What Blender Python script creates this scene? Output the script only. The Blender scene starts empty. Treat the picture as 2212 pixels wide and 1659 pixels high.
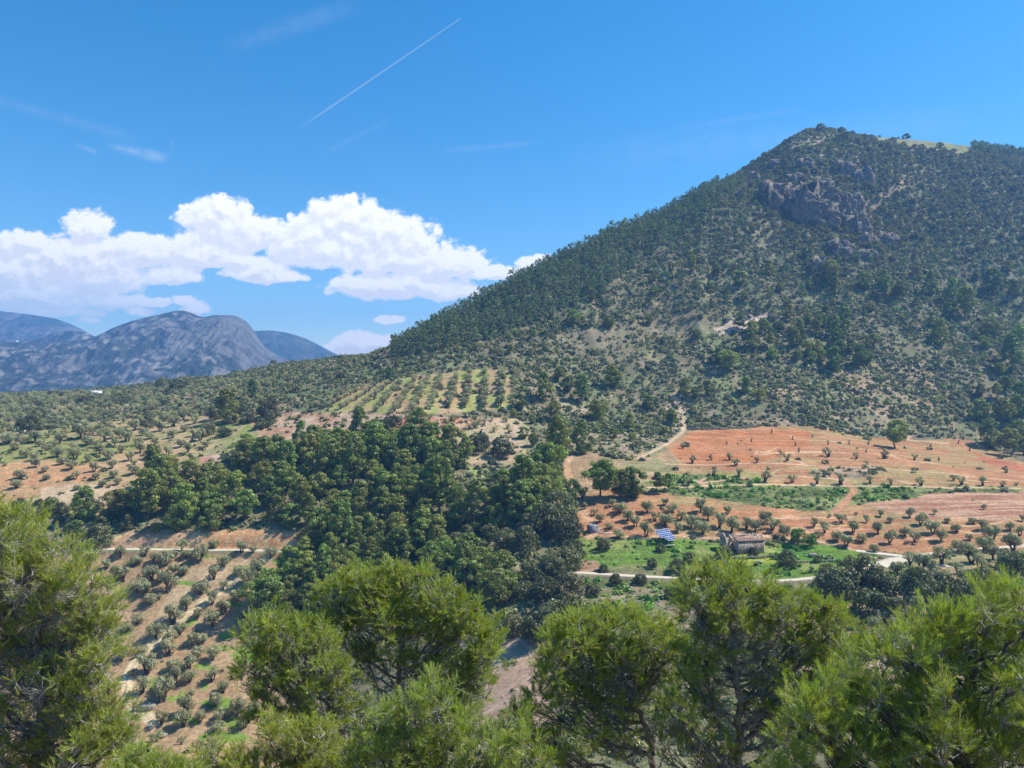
import bpy, math, random
import numpy as np
S = bpy.context.scene
rng = np.random.default_rng(7)
random.seed(7)
F = 1597.6            # focal length in survey units (2212 wide); survey point (u, v) <-> bearing (u-UC)/F, (VC-v)/F
UC, VC = 1106.0, 829.5

# ------------------------------------------------------------------ camera
cam = bpy.data.cameras.new('camera'); cam.lens = 26.0; cam.sensor_width = 36.0
cam.clip_start = 0.1; cam.clip_end = 60000.0
camo = bpy.data.objects.new('camera', cam); S.collection.objects.link(camo)
camo.location = (0, 0, 0); camo.rotation_euler = (math.radians(90), 0, 0)
S.camera = camo
S.view_settings.view_transform = 'Standard'; S.view_settings.look = 'None'
S.view_settings.exposure = 0.57; S.view_settings.gamma = 1.0
S.view_settings.use_curve_mapping = False
S.cycles.max_bounces = 6; S.cycles.diffuse_bounces = 3; S.cycles.glossy_bounces = 2
S.cycles.transmission_bounces = 4; S.cycles.volume_bounces = 0; S.cycles.transparent_max_bounces = 8
S.cycles.use_denoising = True; S.cycles.denoising_prefilter = 'NONE'
S.cycles.use_adaptive_sampling = True; S.cycles.adaptive_threshold = 0.015

# ------------------------------------------------------------------ node helper
class NB:
    def __init__(s, tree): s.t = tree; s.n = tree.nodes; s.l = tree.links
    def new(s, ty, **kw):
        n = s.n.new(ty)
        for k, v in kw.items(): setattr(n, k, v)
        return n
    def put(s, sock, val):
        if isinstance(val, bpy.types.NodeSocket): s.l.new(val, sock)
        elif val is not None: sock.default_value = val
    def m(s, op, a, b=None, c=None, clamp=False):
        n = s.new('ShaderNodeMath', operation=op, use_clamp=clamp)
        s.put(n.inputs[0], a); s.put(n.inputs[1], b)
        if c is not None: s.put(n.inputs[2], c)
        return n.outputs[0]
    def ramp(s, x, a, b, lo=0.0, hi=1.0, smooth=True):
        n = s.new('ShaderNodeMapRange', interpolation_type='SMOOTHSTEP' if smooth else 'LINEAR')
        s.put(n.inputs[0], x); s.put(n.inputs[1], a); s.put(n.inputs[2], b); s.put(n.inputs[3], lo); s.put(n.inputs[4], hi)
        return n.outputs[0]
    def noise(s, vec, scale, detail=4, rough=.55, dist=0.0, dim='3D'):
        n = s.new('ShaderNodeTexNoise', noise_dimensions=dim)
        if vec is not None: s.l.new(vec, n.inputs['Vector'])
        n.inputs['Scale'].default_value = scale; n.inputs['Detail'].default_value = detail
        n.inputs['Roughness'].default_value = rough; n.inputs['Distortion'].default_value = dist
        return n.outputs[0]
    def mix(s, f, a, b, mode='MIX'):
        n = s.new('ShaderNodeMix', data_type='RGBA', blend_type=mode)
        s.put(n.inputs[0], f); s.put(n.inputs[6], a if isinstance(a, bpy.types.NodeSocket) else (*a, 1)); s.put(n.inputs[7], b if isinstance(b, bpy.types.NodeSocket) else (*b, 1))
        return n.outputs[2]
    def comb(s, x, y, z=0.0):
        n = s.new('ShaderNodeCombineXYZ'); s.put(n.inputs[0], x); s.put(n.inputs[1], y); s.put(n.inputs[2], z); return n.outputs[0]

# ------------------------------------------------------------------ sun and sky
SUN_EL, SUN_AZ = math.radians(51), math.radians(80)      # azimuth clockwise from the view axis (+Y)
sd = (math.sin(SUN_AZ)*math.cos(SUN_EL), math.cos(SUN_AZ)*math.cos(SUN_EL), math.sin(SUN_EL))
sun = bpy.data.lights.new('sun', 'SUN'); sun.energy = 5.0; sun.angle = math.radians(.53); sun.color = (1, .955, .88)
so = bpy.data.objects.new('sun', sun); S.collection.objects.link(so)
from mathutils import Vector
so.rotation_euler = (-Vector(sd)).to_track_quat('-Z', 'Y').to_euler()

W = bpy.data.worlds.new('World'); S.world = W; W.use_nodes = True
W.node_tree.nodes.clear(); nb = NB(W.node_tree)
sky = nb.new('ShaderNodeTexSky', sky_type='NISHITA'); sky.sun_disc = False
sky.sun_elevation = SUN_EL; sky.sun_rotation = SUN_AZ
sky.altitude = 700; sky.air_density = 1.0; sky.dust_density = 0.35; sky.ozone_density = 1.6
hs = nb.new('ShaderNodeHueSaturation'); nb.l.new(sky.outputs[0], hs.inputs['Color'])
hs.inputs['Hue'].default_value = .494; hs.inputs['Saturation'].default_value = 1.44; hs.inputs['Value'].default_value = 1.15
tc = nb.new('ShaderNodeTexCoord'); sx = nb.new('ShaderNodeSeparateXYZ'); nb.l.new(tc.outputs['Generated'], sx.inputs[0])
yy = nb.m('MAXIMUM', sx.outputs[1], .02)
U = nb.m('MULTIPLY_ADD', nb.m('DIVIDE', sx.outputs[0], yy), F, UC)
V = nb.m('MULTIPLY_ADD', nb.m('DIVIDE', sx.outputs[2], yy), -F, VC)
front = nb.ramp(sx.outputs[1], .05, .3)
# cumulus bank: soft lumps (centre u, v, radius u, radius up, radius down)
LUMPS = [(188,492,62,46,40),(52,524,66,30,40),(150,560,170,60,60),(20,590,180,50,60),(60,640,170,40,40),(200,600,130,45,45),(300,545,100,45,40),
         (245,652,100,22,18),(320,655,60,12,10),(120,675,110,14,12),(470,474,88,52,40),(520,500,130,38,45),(430,545,130,40,34),(370,600,70,34,18),
         (555,590,75,45,22),(600,600,60,18,10),(500,560,100,20,20),(745,480,118,60,45),(820,520,140,62,50),(670,505,80,34,60),(700,545,130,40,38),(860,560,160,62,38),(960,578,120,50,26),
         (1050,592,90,22,14),(640,540,70,40,30),(870,622,175,34,26),(780,612,75,26,22),(960,632,90,22,18),(1155,568,44,22,28),(845,690,34,13,9),(775,745,55,34,30),(735,750,42,18,20),(820,742,50,22,30),
         (425,668,36,20,14),(300,672,34,13,10),(190,694,28,9,7),(400,650,30,12,12)]
def density(u, v, detail):
    p = nb.comb(u, v)
    w1 = nb.noise(p, .012, 3, .6); w2 = nb.noise(nb.comb(nb.m('ADD', u, 731.0), v), .012, 3, .6)
    u2 = nb.m('MULTIPLY_ADD', nb.m('SUBTRACT', w1, .5), 42.0, u); v2 = nb.m('MULTIPLY_ADD', nb.m('SUBTRACT', w2, .5), 30.0, v)
    d = None
    for (cu, cv, ru, rt, rb) in LUMPS:
        dx = nb.m('MULTIPLY_ADD', u2, 1/ru, -cu/ru)
        dy0 = nb.m('SUBTRACT', v2, float(cv))
        dy = nb.m('MAXIMUM', nb.m('MULTIPLY', dy0, 1/rb), nb.m('MULTIPLY', dy0, -1/rt))
        q = nb.m('MULTIPLY_ADD', dx, dx, nb.m('MULTIPLY', dy, dy))
        e = nb.m('SUBTRACT', 1.0, q)
        d = e if d is None else nb.m('SMOOTH_MAX', d, e, .25)
    bil = nb.noise(nb.comb(u2, nb.m('MULTIPLY', v2, 1.25)), .030, detail, .58, .3)
    vo = nb.new('ShaderNodeTexVoronoi', feature='SMOOTH_F1'); nb.l.new(nb.comb(u2, nb.m('MULTIPLY', v2, 1.2)), vo.inputs['Vector'])
    vo.inputs['Scale'].default_value = .034; vo.inputs['Smoothness'].default_value = .55; vo.inputs['Detail'].default_value = 2.5; vo.inputs['Roughness'].default_value = .55
    puff = nb.m('SUBTRACT', .48, vo.outputs['Distance'])
    return nb.m('ADD', nb.m('MULTIPLY_ADD', nb.m('SUBTRACT', bil, .5), 1.3, d), nb.m('MULTIPLY_ADD', puff, .6, .42))
D0 = density(U, V, 7)
D1 = density(nb.m('ADD', U, 9.0), nb.m('ADD', V, -17.0), 4)
cover = nb.ramp(D0, -.04, .50)
lit = nb.ramp(nb.m('SUBTRACT', D0, D1), -.36, .46)
thick = nb.ramp(D0, .1, 2.0)
shade = nb.m('MULTIPLY_ADD', nb.m('SUBTRACT', 1.0, lit), nb.m('MULTIPLY_ADD', thick, .5, .5), 0.0)
ccol = nb.mix(shade, (1.0, .975, .94), (.64, .65, .68))
low = nb.ramp(V, 560., 720.)
leftfade = nb.ramp(U, 700., 100.)
veil = nb.m('MULTIPLY', low, leftfade)
ccol = nb.mix(nb.m('MULTIPLY', veil, .45), ccol, (.74, .80, .90))
cover = nb.m('MULTIPLY', cover, nb.m('MULTIPLY_ADD', veil, -.35, 1.0))
# thin cirrus streaks and the vapour trail
def streak(u0, v0, u1, v1, w0, w1, a, seed, soft=1.0):
    L = math.hypot(u1-u0, v1-v0); ex, ey = (u1-u0)/L, (v1-v0)/L
    t = nb.m('ADD', nb.m('MULTIPLY', nb.m('SUBTRACT', U, float(u0)), ex/L), nb.m('MULTIPLY', nb.m('SUBTRACT', V, float(v0)), ey/L))
    s = nb.m('ABSOLUTE', nb.m('ADD', nb.m('MULTIPLY', nb.m('SUBTRACT', U, float(u0)), -ey), nb.m('MULTIPLY', nb.m('SUBTRACT', V, float(v0)), ex)))
    nz = nb.noise(nb.comb(nb.m('MULTIPLY', t, L*.02), nb.m('MULTIPLY', s, .03), seed), 1.0, 5, .6)
    wd = nb.m('MULTIPLY_ADD', t, w1-w0, w0, )
    k = nb.m('MULTIPLY', nb.ramp(nb.m('DIVIDE', s, nb.m('MAXIMUM', wd, .5)), 1.0, 0.0), nb.m('MULTIPLY', nb.ramp(t, 0.0, .25), nb.ramp(t, 1.0, 1.0-.25*soft)))
    return nb.m('MULTIPLY', nb.m('MULTIPLY', k, a), nb.ramp(nz, .25, .62) if soft > .5 else nb.ramp(nz, .1, .45))
ST = [(625,292,996,39,4.5,2.2,.18,1.,.05),(690,335,850,255,12,9,.06,2.,1),(470,110,800,0,30,34,.06,3.,1),(-60,200,330,310,18,18,.07,4.,1),
      (225,312,372,346,14,20,.26,5.,1),(366,345,374,300,10,8,.08,6.,1),(160,310,215,332,9,9,.15,7.,1),(930,328,1190,306,11,9,.08,8.,1),(1440,280,1760,232,14,10,.06,9.,1),(1180,350,2212,250,60,60,.06,10.,1)]
ci = None
for a in ST:
    k = streak(*a); ci = k if ci is None else nb.m('ADD', ci, k)
skyc = nb.mix(1.0, hs.outputs[0], (1, 1, 1), 'MULTIPLY')
base = nb.new('ShaderNodeBackground'); nb.l.new(skyc, base.inputs[0]); base.inputs[1].default_value = .111
cb = nb.new('ShaderNodeBackground'); nb.l.new(ccol, cb.inputs[0]); cb.inputs[1].default_value = .97
cib = nb.new('ShaderNodeBackground'); cib.inputs[0].default_value = (.86, .90, 1.0, 1); cib.inputs[1].default_value = .80
m1 = nb.new('ShaderNodeMixShader'); nb.put(m1.inputs[0], nb.m('MULTIPLY', nb.m('MINIMUM', ci, .8), front)); nb.l.new(base.outputs[0], m1.inputs[1]); nb.l.new(cib.outputs[0], m1.inputs[2])
m2 = nb.new('ShaderNodeMixShader'); nb.put(m2.inputs[0], nb.m('MULTIPLY', cover, front)); nb.l.new(m1.outputs[0], m2.inputs[1]); nb.l.new(cb.outputs[0], m2.inputs[2])
wo = nb.new('ShaderNodeOutputWorld'); nb.l.new(m2.outputs[0], wo.inputs[0])
W.cycles.sampling_method = 'MANUAL'; W.cycles.sample_map_resolution = 512

# ------------------------------------------------------------------ numeric helpers
def vnoise(x, y, seed=0):
    xi = np.floor(x).astype(np.int64); yi = np.floor(y).astype(np.int64)
    xf = x-xi; yf = y-yi
    sx_ = xf*xf*xf*(xf*(xf*6-15)+10); sy_ = yf*yf*yf*(yf*(yf*6-15)+10)
    def h(a, b):
        n = (a*374761393+b*668265263+seed*2147483647+1013904223) & 0xFFFFFFFF
        n = ((n ^ (n >> 13))*1274126177) & 0xFFFFFFFF
        n = (n ^ (n >> 16)) & 0xFFFFFFFF
        n = (n*2246822519) & 0xFFFFFFFF
        return ((n ^ (n >> 15)) & 0xFFFFFF)/float(0xFFFFFF)*2-1
    return (h(xi, yi)*(1-sx_)+h(xi+1, yi)*sx_)*(1-sy_)+(h(xi, yi+1)*(1-sx_)+h(xi+1, yi+1)*sx_)*sy_
def fbm(x, y, octv=4, seed=0, gain=.5, ridged=False):
    t = 0; a = 1; s = 0
    for i in range(octv):
        n = vnoise(x*2**i+17.3*i, y*2**i-9.1*i, seed+i)
        if ridged: n = 1-2*np.abs(n)
        t = t+a*n; s += a; a *= gain
    return t/s
def sstep(x, a, b):
    t = np.clip((x-a)/(b-a), 0, 1); return t*t*(3-2*t)
def inpoly(u, v, poly):
    r = np.zeros(np.shape(u), bool); n = len(poly)
    for i in range(n):
        x0, y0 = poly[i]; x1, y1 = poly[(i+1) % n]
        if y0 == y1: continue
        c = ((y0 > v) != (y1 > v)) & (u < (x1-x0)*(v-y0)/(y1-y0)+x0)
        r ^= c
    return r
def polydist(x, y, pts):
    d = np.full(np.shape(x), 1e9)
    for (x0, y0), (x1, y1) in zip(pts[:-1], pts[1:]):
        L2 = (x1-x0)**2+(y1-y0)**2+1e-9
        t = np.clip(((x-x0)*(x1-x0)+(y-y0)*(y1-y0))/L2, 0, 1)
        d = np.minimum(d, np.hypot(x-x0-t*(x1-x0), y-y0-t*(y1-y0)))
    return d
def mkmesh(name, co, faces, cols=None, smooth=False, mats=(), midx=None):
    """co (n,3); faces (m,k) int array of constant k or a list of such arrays; cols (n,3)"""
    if not isinstance(faces, list): faces = [faces]
    me = bpy.data.meshes.new(name)
    me.vertices.add(len(co)); me.vertices.foreach_set('co', np.ascontiguousarray(co, dtype=np.float32).ravel())
    fl = [np.asarray(f, dtype=np.int32) for f in faces if len(f)]
    me.loops.add(sum(f.size for f in fl)); me.loops.foreach_set('vertex_index', np.concatenate([f.ravel() for f in fl]))
    starts = []; off = 0
    for f in fl:
        k = f.shape[1]; starts.append(np.arange(len(f), dtype=np.int32)*k+off); off += f.size
    st = np.concatenate(starts); me.polygons.add(len(st)); me.polygons.foreach_set('loop_start', st)
    if smooth: me.polygons.foreach_set('use_smooth', np.ones(len(st), bool))
    if midx is not None: me.polygons.foreach_set('material_index', np.asarray(midx, dtype=np.int32))
    me.update(calc_edges=True)
    if cols is not None:
        at = me.color_attributes.new('tint', 'FLOAT_COLOR', 'POINT')
        c4 = np.ones((len(co), 4), np.float32); c4[:, :3] = cols; at.data.foreach_set('color', c4.ravel())
    for m in mats: me.materials.append(m)
    return me
def link(name, me, parent=None, loc=(0, 0, 0), rot=(0, 0, 0), sc=None, **props):
    o = bpy.data.objects.new(name, me); S.collection.objects.link(o)
    o.location = loc; o.rotation_euler = rot
    if sc is not None: o.scale = sc if hasattr(sc, '__len__') else (sc, sc, sc)
    if parent is not None: o.parent = parent
    for k, v in props.items(): o[k] = v
    return o

# ------------------------------------------------------------------ main terrain
KN = {  # bearing u : [(distance Y, survey v)...]
 -500: [(150,1700),(195,1600),(228,1400),(266,1200),(275,1165),(290,1100),(330,1010),(370,955),(450,912),(550,885),(660,868),(800,885),(1100,920)],
 0:    [(150,1700),(195,1600),(228,1400),(266,1195),(275,1160),(290,1100),(330,1005),(370,952),(450,905),(550,872),(680,850),(800,862),(1100,900)],
 300:  [(150,1700),(195,1600),(228,1400),(265,1190),(268,1184),(273,1158),(300,1080),(340,1000),(380,950),(450,900),(550,858),(680,832),(800,848),(1100,890)],
 600:  [(150,1690),(195,1590),(228,1400),(265,1192),(268,1187),(272,1153),(300,1060),(340,980),(380,930),(430,880),(490,835),(570,800),(650,780),(800,805),(1100,860)],
 900:  [(150,1640),(195,1500),(225,1340),(262,1190),(300,1060),(340,970),(375,900),(430,818),(470,770),(500,735),(560,745),(800,800),(1100,840)],
 1110: [(150,1560),(185,1430),(222,1270),(260,1150),(300,1050),(350,960),(390,900),(430,820),(475,740),(515,670),(548,610),(620,640),(800,700),(1100,790)],
 1300: [(150,1500),(180,1400),(215,1260),(240,1185),(275,1085),(320,1000),(370,940),(410,900),(450,835),(500,730),(550,610),(595,522),(700,570),(900,700),(1100,760)],
 1500: [(140,1500),(180,1370),(218,1250),(240,1185),(275,1090),(305,1035),(350,975),(395,935),(412,915),(465,800),(520,700),(580,580),(630,470),(660,425),(760,460),(1000,600),(1100,650)],
 1700: [(130,1500),(175,1370),(215,1250),(240,1190),(270,1105),(305,1032),(350,975),(400,935),(412,918),(465,800),(520,700),(580,595),(640,490),(700,395),(770,303),(850,340),(1100,500)],
 1790: [(125,1500),(170,1370),(210,1252),(237,1190),(270,1102),(305,1032),(350,978),(400,938),(412,920),(465,808),(520,708),(580,600),(640,498),(700,402),(800,282),(850,300),(1100,420)],
 1900: [(120,1500),(165,1370),(205,1260),(235,1195),(270,1100),(305,1035),(350,988),(400,955),(412,942),(465,830),(520,730),(580,620),(640,520),(710,420),(790,330),(860,297),(950,315),(1100,370)],
 2212: [(110,1500),(155,1370),(195,1260),(230,1185),(265,1100),(300,1048),(350,1012),(400,985),(465,870),(520,770),(580,660),(640,560),(720,450),(820,365),(900,333),(1050,350),(1100,360)],
 2750: [(110,1500),(155,1380),(195,1280),(230,1210),(265,1140),(300,1090),(350,1040),(400,1000),(465,900),(520,810),(580,710),(640,620),(720,520),(820,450),(900,420),(1050,430),(1100,440)],
}
SKYL = [(-500,868),(0,850),(150,849),(220,842),(340,830),(400,818),(480,814),(600,787),(660,781),(730,777),(790,772),(830,758),(870,745),(960,692),(1060,637),(1190,568),(1300,522),(1420,470),(1530,408),(1640,346),(1700,306),(1745,281),(1800,282),(1870,293),(1960,302),(2100,316),(2212,336),(2500,390),(2750,425)]
def box(a, k, ax):
    p = [(0, 0), (0, 0)]; p[ax] = (k, k); b = np.pad(a, p, mode='edge')
    c = np.cumsum(b, axis=ax); z = np.zeros_like(np.take(c, [0], axis=ax)); c = np.concatenate([z, c], axis=ax)
    n = a.shape[ax]; w = 2*k+1
    return (np.take(c, range(w, w+n), axis=ax)-np.take(c, range(0, n), axis=ax))/w
us = np.arange(-500, 2751, 5.0)
Ys = np.concatenate([np.arange(-60, 60, 3.0), np.arange(60, 130, 1.5), np.arange(130, 440, .5), np.arange(440, 900, 1.0), np.arange(900, 1101, 5.0)])
near = lambda Y: np.interp(Y, [-200, -60, -20, 0, 4, 10, 16, 30, 60, 100], [30, 14, 2.5, -1.75, -4.2, -8.0, -12.0, -21.0, -38.0, -59.0])
ku = sorted(KN); cols = []
for k in ku:
    yy_ = np.array([p[0] for p in KN[k]], float); zz = np.array([(VC-p[1])/F*p[0] for p in KN[k]])
    z = np.where(Ys < yy_[0], 0, np.interp(Ys, yy_, zz))
    nr = near(Ys); tail = np.interp(Ys, [60, yy_[0]], [near(60.), zz[0]])
    cols.append(np.where(Ys < 60, nr, np.where(Ys < yy_[0], tail, z)))
cols = np.array(cols)
Zg = np.empty((len(Ys), len(us)))
ts = np.interp(us, ku, np.arange(len(ku)))
i0 = np.clip(ts.astype(int), 0, len(ku)-2); fr = ts-i0
Zg = (cols[i0]*(1-fr)[:, None]+cols[i0+1]*fr[:, None]).T
Zn = box(box(Zg, 8, 1), 8, 1); Zf = box(box(box(Zg, 16, 1), 16, 1), 10, 1); kf_ = sstep(Ys, 400, 470)[:, None]; Zg = Zn*(1-kf_)+Zf*kf_
keep = Zg.copy(); sm = box(box(Zg, 5, 0), 5, 0)
Zg = np.where((Ys > 300)[:, None], sm, keep)
# skyline fitted to the survey
Yr = np.maximum(Ys, 1)[:, None]; vv = VC-F*Zg/Yr
far = (Ys > 420)[:, None]
vm = np.where(far, vv, 9e9); ir = vm.argmin(0); vmin = vm.min(0)
dl = np.interp(us, [p[0] for p in SKYL], [p[1] for p in SKYL])-vmin
YR = Ys[ir]
wgt = sstep(Ys[:, None], .62*YR[None], 1.0*YR[None])
Zg = Zg-wgt*dl[None]/F*Yr
# relief
wid = np.where(Ys > 60, Ys, 60.0)
XX = (us[None]-UC)/F*wid[:, None]; YY = np.broadcast_to(Ys[:, None], XX.shape)
amp = np.interp(Ys, [0, 130, 300, 410, 470, 900], [.3, .35, .4, .8, 2.2, 2.6])[:, None]*np.interp(us, [-500, 500, 1000, 1500], [.5, .7, 1, 1])[None]
Zg = Zg+amp*(fbm(XX/42, YY/42, 4, 3)*1.0+fbm(XX/16, YY/30, 3, 11, ridged=True)*.55)+.12*fbm(XX/3.5, YY/3.5, 2, 5)*np.clip(amp, .6, 1.2)
Zg = Zg+(Ys > 400)[:, None]*sstep(Ys, 430, 520)[:, None]*(1-sstep(Ys[:, None]/np.maximum(YR[None], 1), .84, 1.0))*7.5*np.interp(us, [-500, 900, 1300], [0, .3, 1])[None]*(fbm(XX/58+YY/400, YY/190, 4, 91, ridged=True)+.25)
# field terraces on the red slope: small steps
stp = sstep(Ys[:, None]+(us[None]-1800)*.01+fbm(XX/30, YY/300, 2, 9)*2, 293, 296)*.9
def ground(x, y):
    """height of the ground at world x, y (arrays)"""
    x = np.atleast_1d(np.asarray(x, float)); y = np.atleast_1d(np.asarray(y, float))
    w = np.where(y > 60, y, 60.0); u = np.clip(UC+F*x/w, us[0], us[-1]-1e-3); j = (u-us[0])/5.0; j0 = np.clip(j.astype(int), 0, len(us)-2); fj = j-j0
    i = np.interp(y, Ys, np.arange(len(Ys))); i0_ = np.clip(i.astype(int), 0, len(Ys)-2); fi = i-i0_
    return (Zg[i0_, j0]*(1-fj)+Zg[i0_, j0+1]*fj)*(1-fi)+(Zg[i0_+1, j0]*(1-fj)+Zg[i0_+1, j0+1]*fj)*fi
lo = int(np.searchsorted(Ys, 105))
def refresh():
    global VG
    VG = VC-F*Zg/np.maximum(Ys, 1)[:, None]
refresh()
def at(u, v):
    """survey point (u, v) -> the ground point seen there"""
    j = int(round((min(max(u, us[0]), us[-1])-us[0])/5.0)); c = VG[lo:, j]
    hit = np.nonzero(c <= v)[0]
    if len(hit) == 0:
        i = c.argmin()
    else: i = hit[0]
    y = Ys[lo+i]
    if i > 0 and c[i-1] > v > c[i]: y = Ys[lo+i-1]+(Ys[lo+i]-Ys[lo+i-1])*(c[i-1]-v)/(c[i-1]-c[i])
    x = (u-UC)/F*y
    return float(x), float(y), float(ground(x, y)[0])
def seen(x, y, z):
    return UC+F*x/y, VC-F*z/y
# ------------------------------------------------------------------ materials
def surf(name, rough=.9, spec=.15):
    m = bpy.data.materials.new(name); m.use_nodes = True
    b = m.node_tree.nodes['Principled BSDF']; b.inputs['Roughness'].default_value = rough; b.inputs['Specular IOR Level'].default_value = spec
    return m, NB(m.node_tree), b
def ground_mat(name, s1=.9, s2=.12, lo=.72, hi=1.28, bump=.5, bs=1.2):
    m, nb, b = surf(name, .95, .05)
    a = nb.new('ShaderNodeAttribute', attribute_name='tint'); g = nb.new('ShaderNodeNewGeometry')
    n1 = nb.noise(g.outputs['Position'], s1, 6, .65); n2 = nb.noise(g.outputs['Position'], s2, 4, .6)
    k = nb.m('MULTIPLY', nb.ramp(n1, .3, .7, lo, hi), nb.ramp(n2, .3, .7, .88, 1.12))
    c = nb.mix(1.0, a.outputs['Color'], nb.comb(k, k, k), 'MULTIPLY'); nb.l.new(c, b.inputs['Base Color'])
    bp = nb.new('ShaderNodeBump'); bp.inputs['Strength'].default_value = bump; bp.inputs['Distance'].default_value = .35
    nb.l.new(nb.noise(g.outputs['Position'], bs, 5, .7), bp.inputs['Height']); nb.l.new(bp.outputs[0], b.inputs['Normal'])
    return m
def leaf_mat(name, col, var=.22, trans=.35, hue=.03, tcol=None):
    m = bpy.data.materials.new(name); m.use_nodes = True; t = m.node_tree; t.nodes.clear(); nb = NB(t)
    a = nb.new('ShaderNodeAttribute', attribute_name='tint'); oi = nb.new('ShaderNodeObjectInfo')
    rv = nb.ramp(oi.outputs['Random'], 0, 1, 1-var, 1+var, False)
    c = nb.mix(1.0, a.outputs['Color'], nb.comb(rv, rv, rv), 'MULTIPLY'); c = nb.mix(1.0, c, col, 'MULTIPLY')
    h = nb.new('ShaderNodeHueSaturation'); nb.l.new(c, h.inputs['Color'])
    r2 = nb.m('FRACT', nb.m('MULTIPLY', oi.outputs['Random'], 37.7)); nb.l.new(nb.ramp(r2, 0, 1, .5-hue, .5+hue, False), h.inputs['Hue'])
    d = nb.new('ShaderNodeBsdfDiffuse'); nb.l.new(h.outputs[0], d.inputs[0]); tr = nb.new('ShaderNodeBsdfTranslucent')
    tc_ = nb.mix(1.0, h.outputs[0], tcol or (1.15, 1.25, .6), 'MULTIPLY'); nb.l.new(tc_, tr.inputs[0])
    gl = nb.new('ShaderNodeBsdfGlossy'); gl.inputs['Roughness'].default_value = .45; gl.inputs[0].default_value = (.9, .95, 1, 1)
    mx = nb.new('ShaderNodeMixShader'); mx.inputs[0].default_value = trans; nb.l.new(d.outputs[0], mx.inputs[1]); nb.l.new(tr.outputs[0], mx.inputs[2])
    m2_ = nb.new('ShaderNodeMixShader'); m2_.inputs[0].default_value = .03; nb.l.new(mx.outputs[0], m2_.inputs[1]); nb.l.new(gl.outputs[0], m2_.inputs[2])
    o = nb.new('ShaderNodeOutputMaterial'); nb.l.new(m2_.outputs[0], o.inputs[0])
    return m
def plain(name, col, rough=.85, var=.25, scale=3.0, bump=.3, spec=.2, metal=0.0):
    m, nb, b = surf(name, rough, spec); b.inputs['Metallic'].default_value = metal
    tcx = nb.new('ShaderNodeTexCoord'); n1 = nb.noise(tcx.outputs['Object'], scale, 6, .65)
    k = nb.ramp(n1, .3, .7, 1-var, 1+var); c = nb.mix(1.0, (*col,), nb.comb(k, k, k), 'MULTIPLY'); nb.l.new(c, b.inputs['Base Color'])
    if bump:
        bp = nb.new('ShaderNodeBump'); bp.inputs['Strength'].default_value = bump; bp.inputs['Distance'].default_value = .05
        nb.l.new(nb.noise(tcx.outputs['Object'], scale*4, 4, .6), bp.inputs['Height']); nb.l.new(bp.outputs[0], b.inputs['Normal'])
    return m
M = {}
M['soil'] = ground_mat('soil_and_grass')
M['road'] = plain('pale_concrete_road', (.58, .50, .37), .9, .15, .8, .2)
M['bark'] = plain('pine_bark', (.13, .105, .085), .95, .4, 9, .8)
M['nbark'] = plain('grey_pine_bark', (.23, .20, .175), .95, .4, 9, .7)
M['twig'] = plain('grey_twig', (.42, .39, .35), .9, .35, 12, .3)
M['obark'] = plain('olive_bark', (.085, .065, .05), .95, .4, 6, .8)
M['pine'] = leaf_mat('pine_needles', (.215, .268, .048), .28, .30, .032)
M['pinefar'] = leaf_mat('pine_needles_slope', (.125, .185, .066), .26, .28, .02)
M['olive'] = leaf_mat('olive_leaves', (.37, .37, .20), .14, .28, .012)
M['oak'] = leaf_mat('holm_oak_leaves', (.150, .158, .064), .28, .28, .02)
M['scrub'] = leaf_mat('scrub_leaves', (.225, .222, .112), .0, .26, .0)
M['bright'] = leaf_mat('fresh_green_leaves', (.13, .26, .028), .1, .4, .01)
M['near'] = leaf_mat('near_pine_needles', (.36, .43, .070), .10, .38, .006, (1.15, 1.2, .5))

# ------------------------------------------------------------------ roads and tracks (world polylines)
def wline(pts, step=2.0):
    w = np.array([at(u, v)[:2] for u, v in pts]); out = [w[0]]
    for a, b in zip(w[:-1], w[1:]):
        n = max(1, int(np.hypot(*(b-a))/step)); out += [a+(b-a)*(i+1)/n for i in range(n)]
    o = np.array(out)
    for _ in range(6): o[1:-1] = (o[:-2]+2*o[1:-1]+o[2:])/4
    return o
R1 = wline([(160,1186),(250,1186),(330,1187),(420,1188),(520,1188),(600,1190),(660,1192),(740,1200)])
R2 = wline([(1130,1228),(1180,1233),(1240,1238),(1330,1243),(1420,1247),(1520,1251),(1610,1256),(1700,1255),(1790,1245),(1860,1228),(1905,1216),(1950,1205),(2000,1197),(2060,1190),(2120,1186),(2212,1179),(2300,1173),(2420,1166)])
R3 = wline([(1965,1206),(2010,1219),(2060,1226),(2110,1233),(2180,1245),(2260,1262)])
R4 = wline([(1850,1190),(1895,1196),(1930,1199),(1960,1203)])
TR = [(wline([(592,1195),(560,1225),(505,1255),(440,1300),(390,1345),(330,1390),(285,1430),(268,1470),(285,1520),(330,1560)]), 2.6, (.56,.44,.26)),
      (wline([(1232,985),(1222,1010),(1235,1040),(1250,1075),(1262,1110),(1290,1140),(1275,1160)]), 2.6, (.50,.30,.17)),
      (wline([(1440,1002),(1560,1003),(1650,1000),(1760,1006),(1900,1012),(2050,1022),(2212,1040)]), 1.2, (.50,.33,.20)),
      (wline([(1755,1000),(1785,1015),(1815,1040),(1850,1052),(1835,1075),(1805,1105)]), 2.2, (.42,.20,.11)),
      (wline([(1400,1053),(1600,1047),(1800,1050),(2000,1052),(2212,1055)]), 1.3, (.48,.33,.19)),
      (wline([(1550,1152),(1700,1160),(1790,1172),(1850,1188)]), 1.4, (.48,.32,.19)),
      (wline([(60,1078),(200,1080),(330,1082),(400,1075)]), 1.5, (.46,.34,.20)),
      (wline([(1452,855),(1475,890),(1478,930),(1440,960),(1380,990)]), 1.6, (.48,.35,.22))]
rt_ = np.random.default_rng(31)
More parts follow.
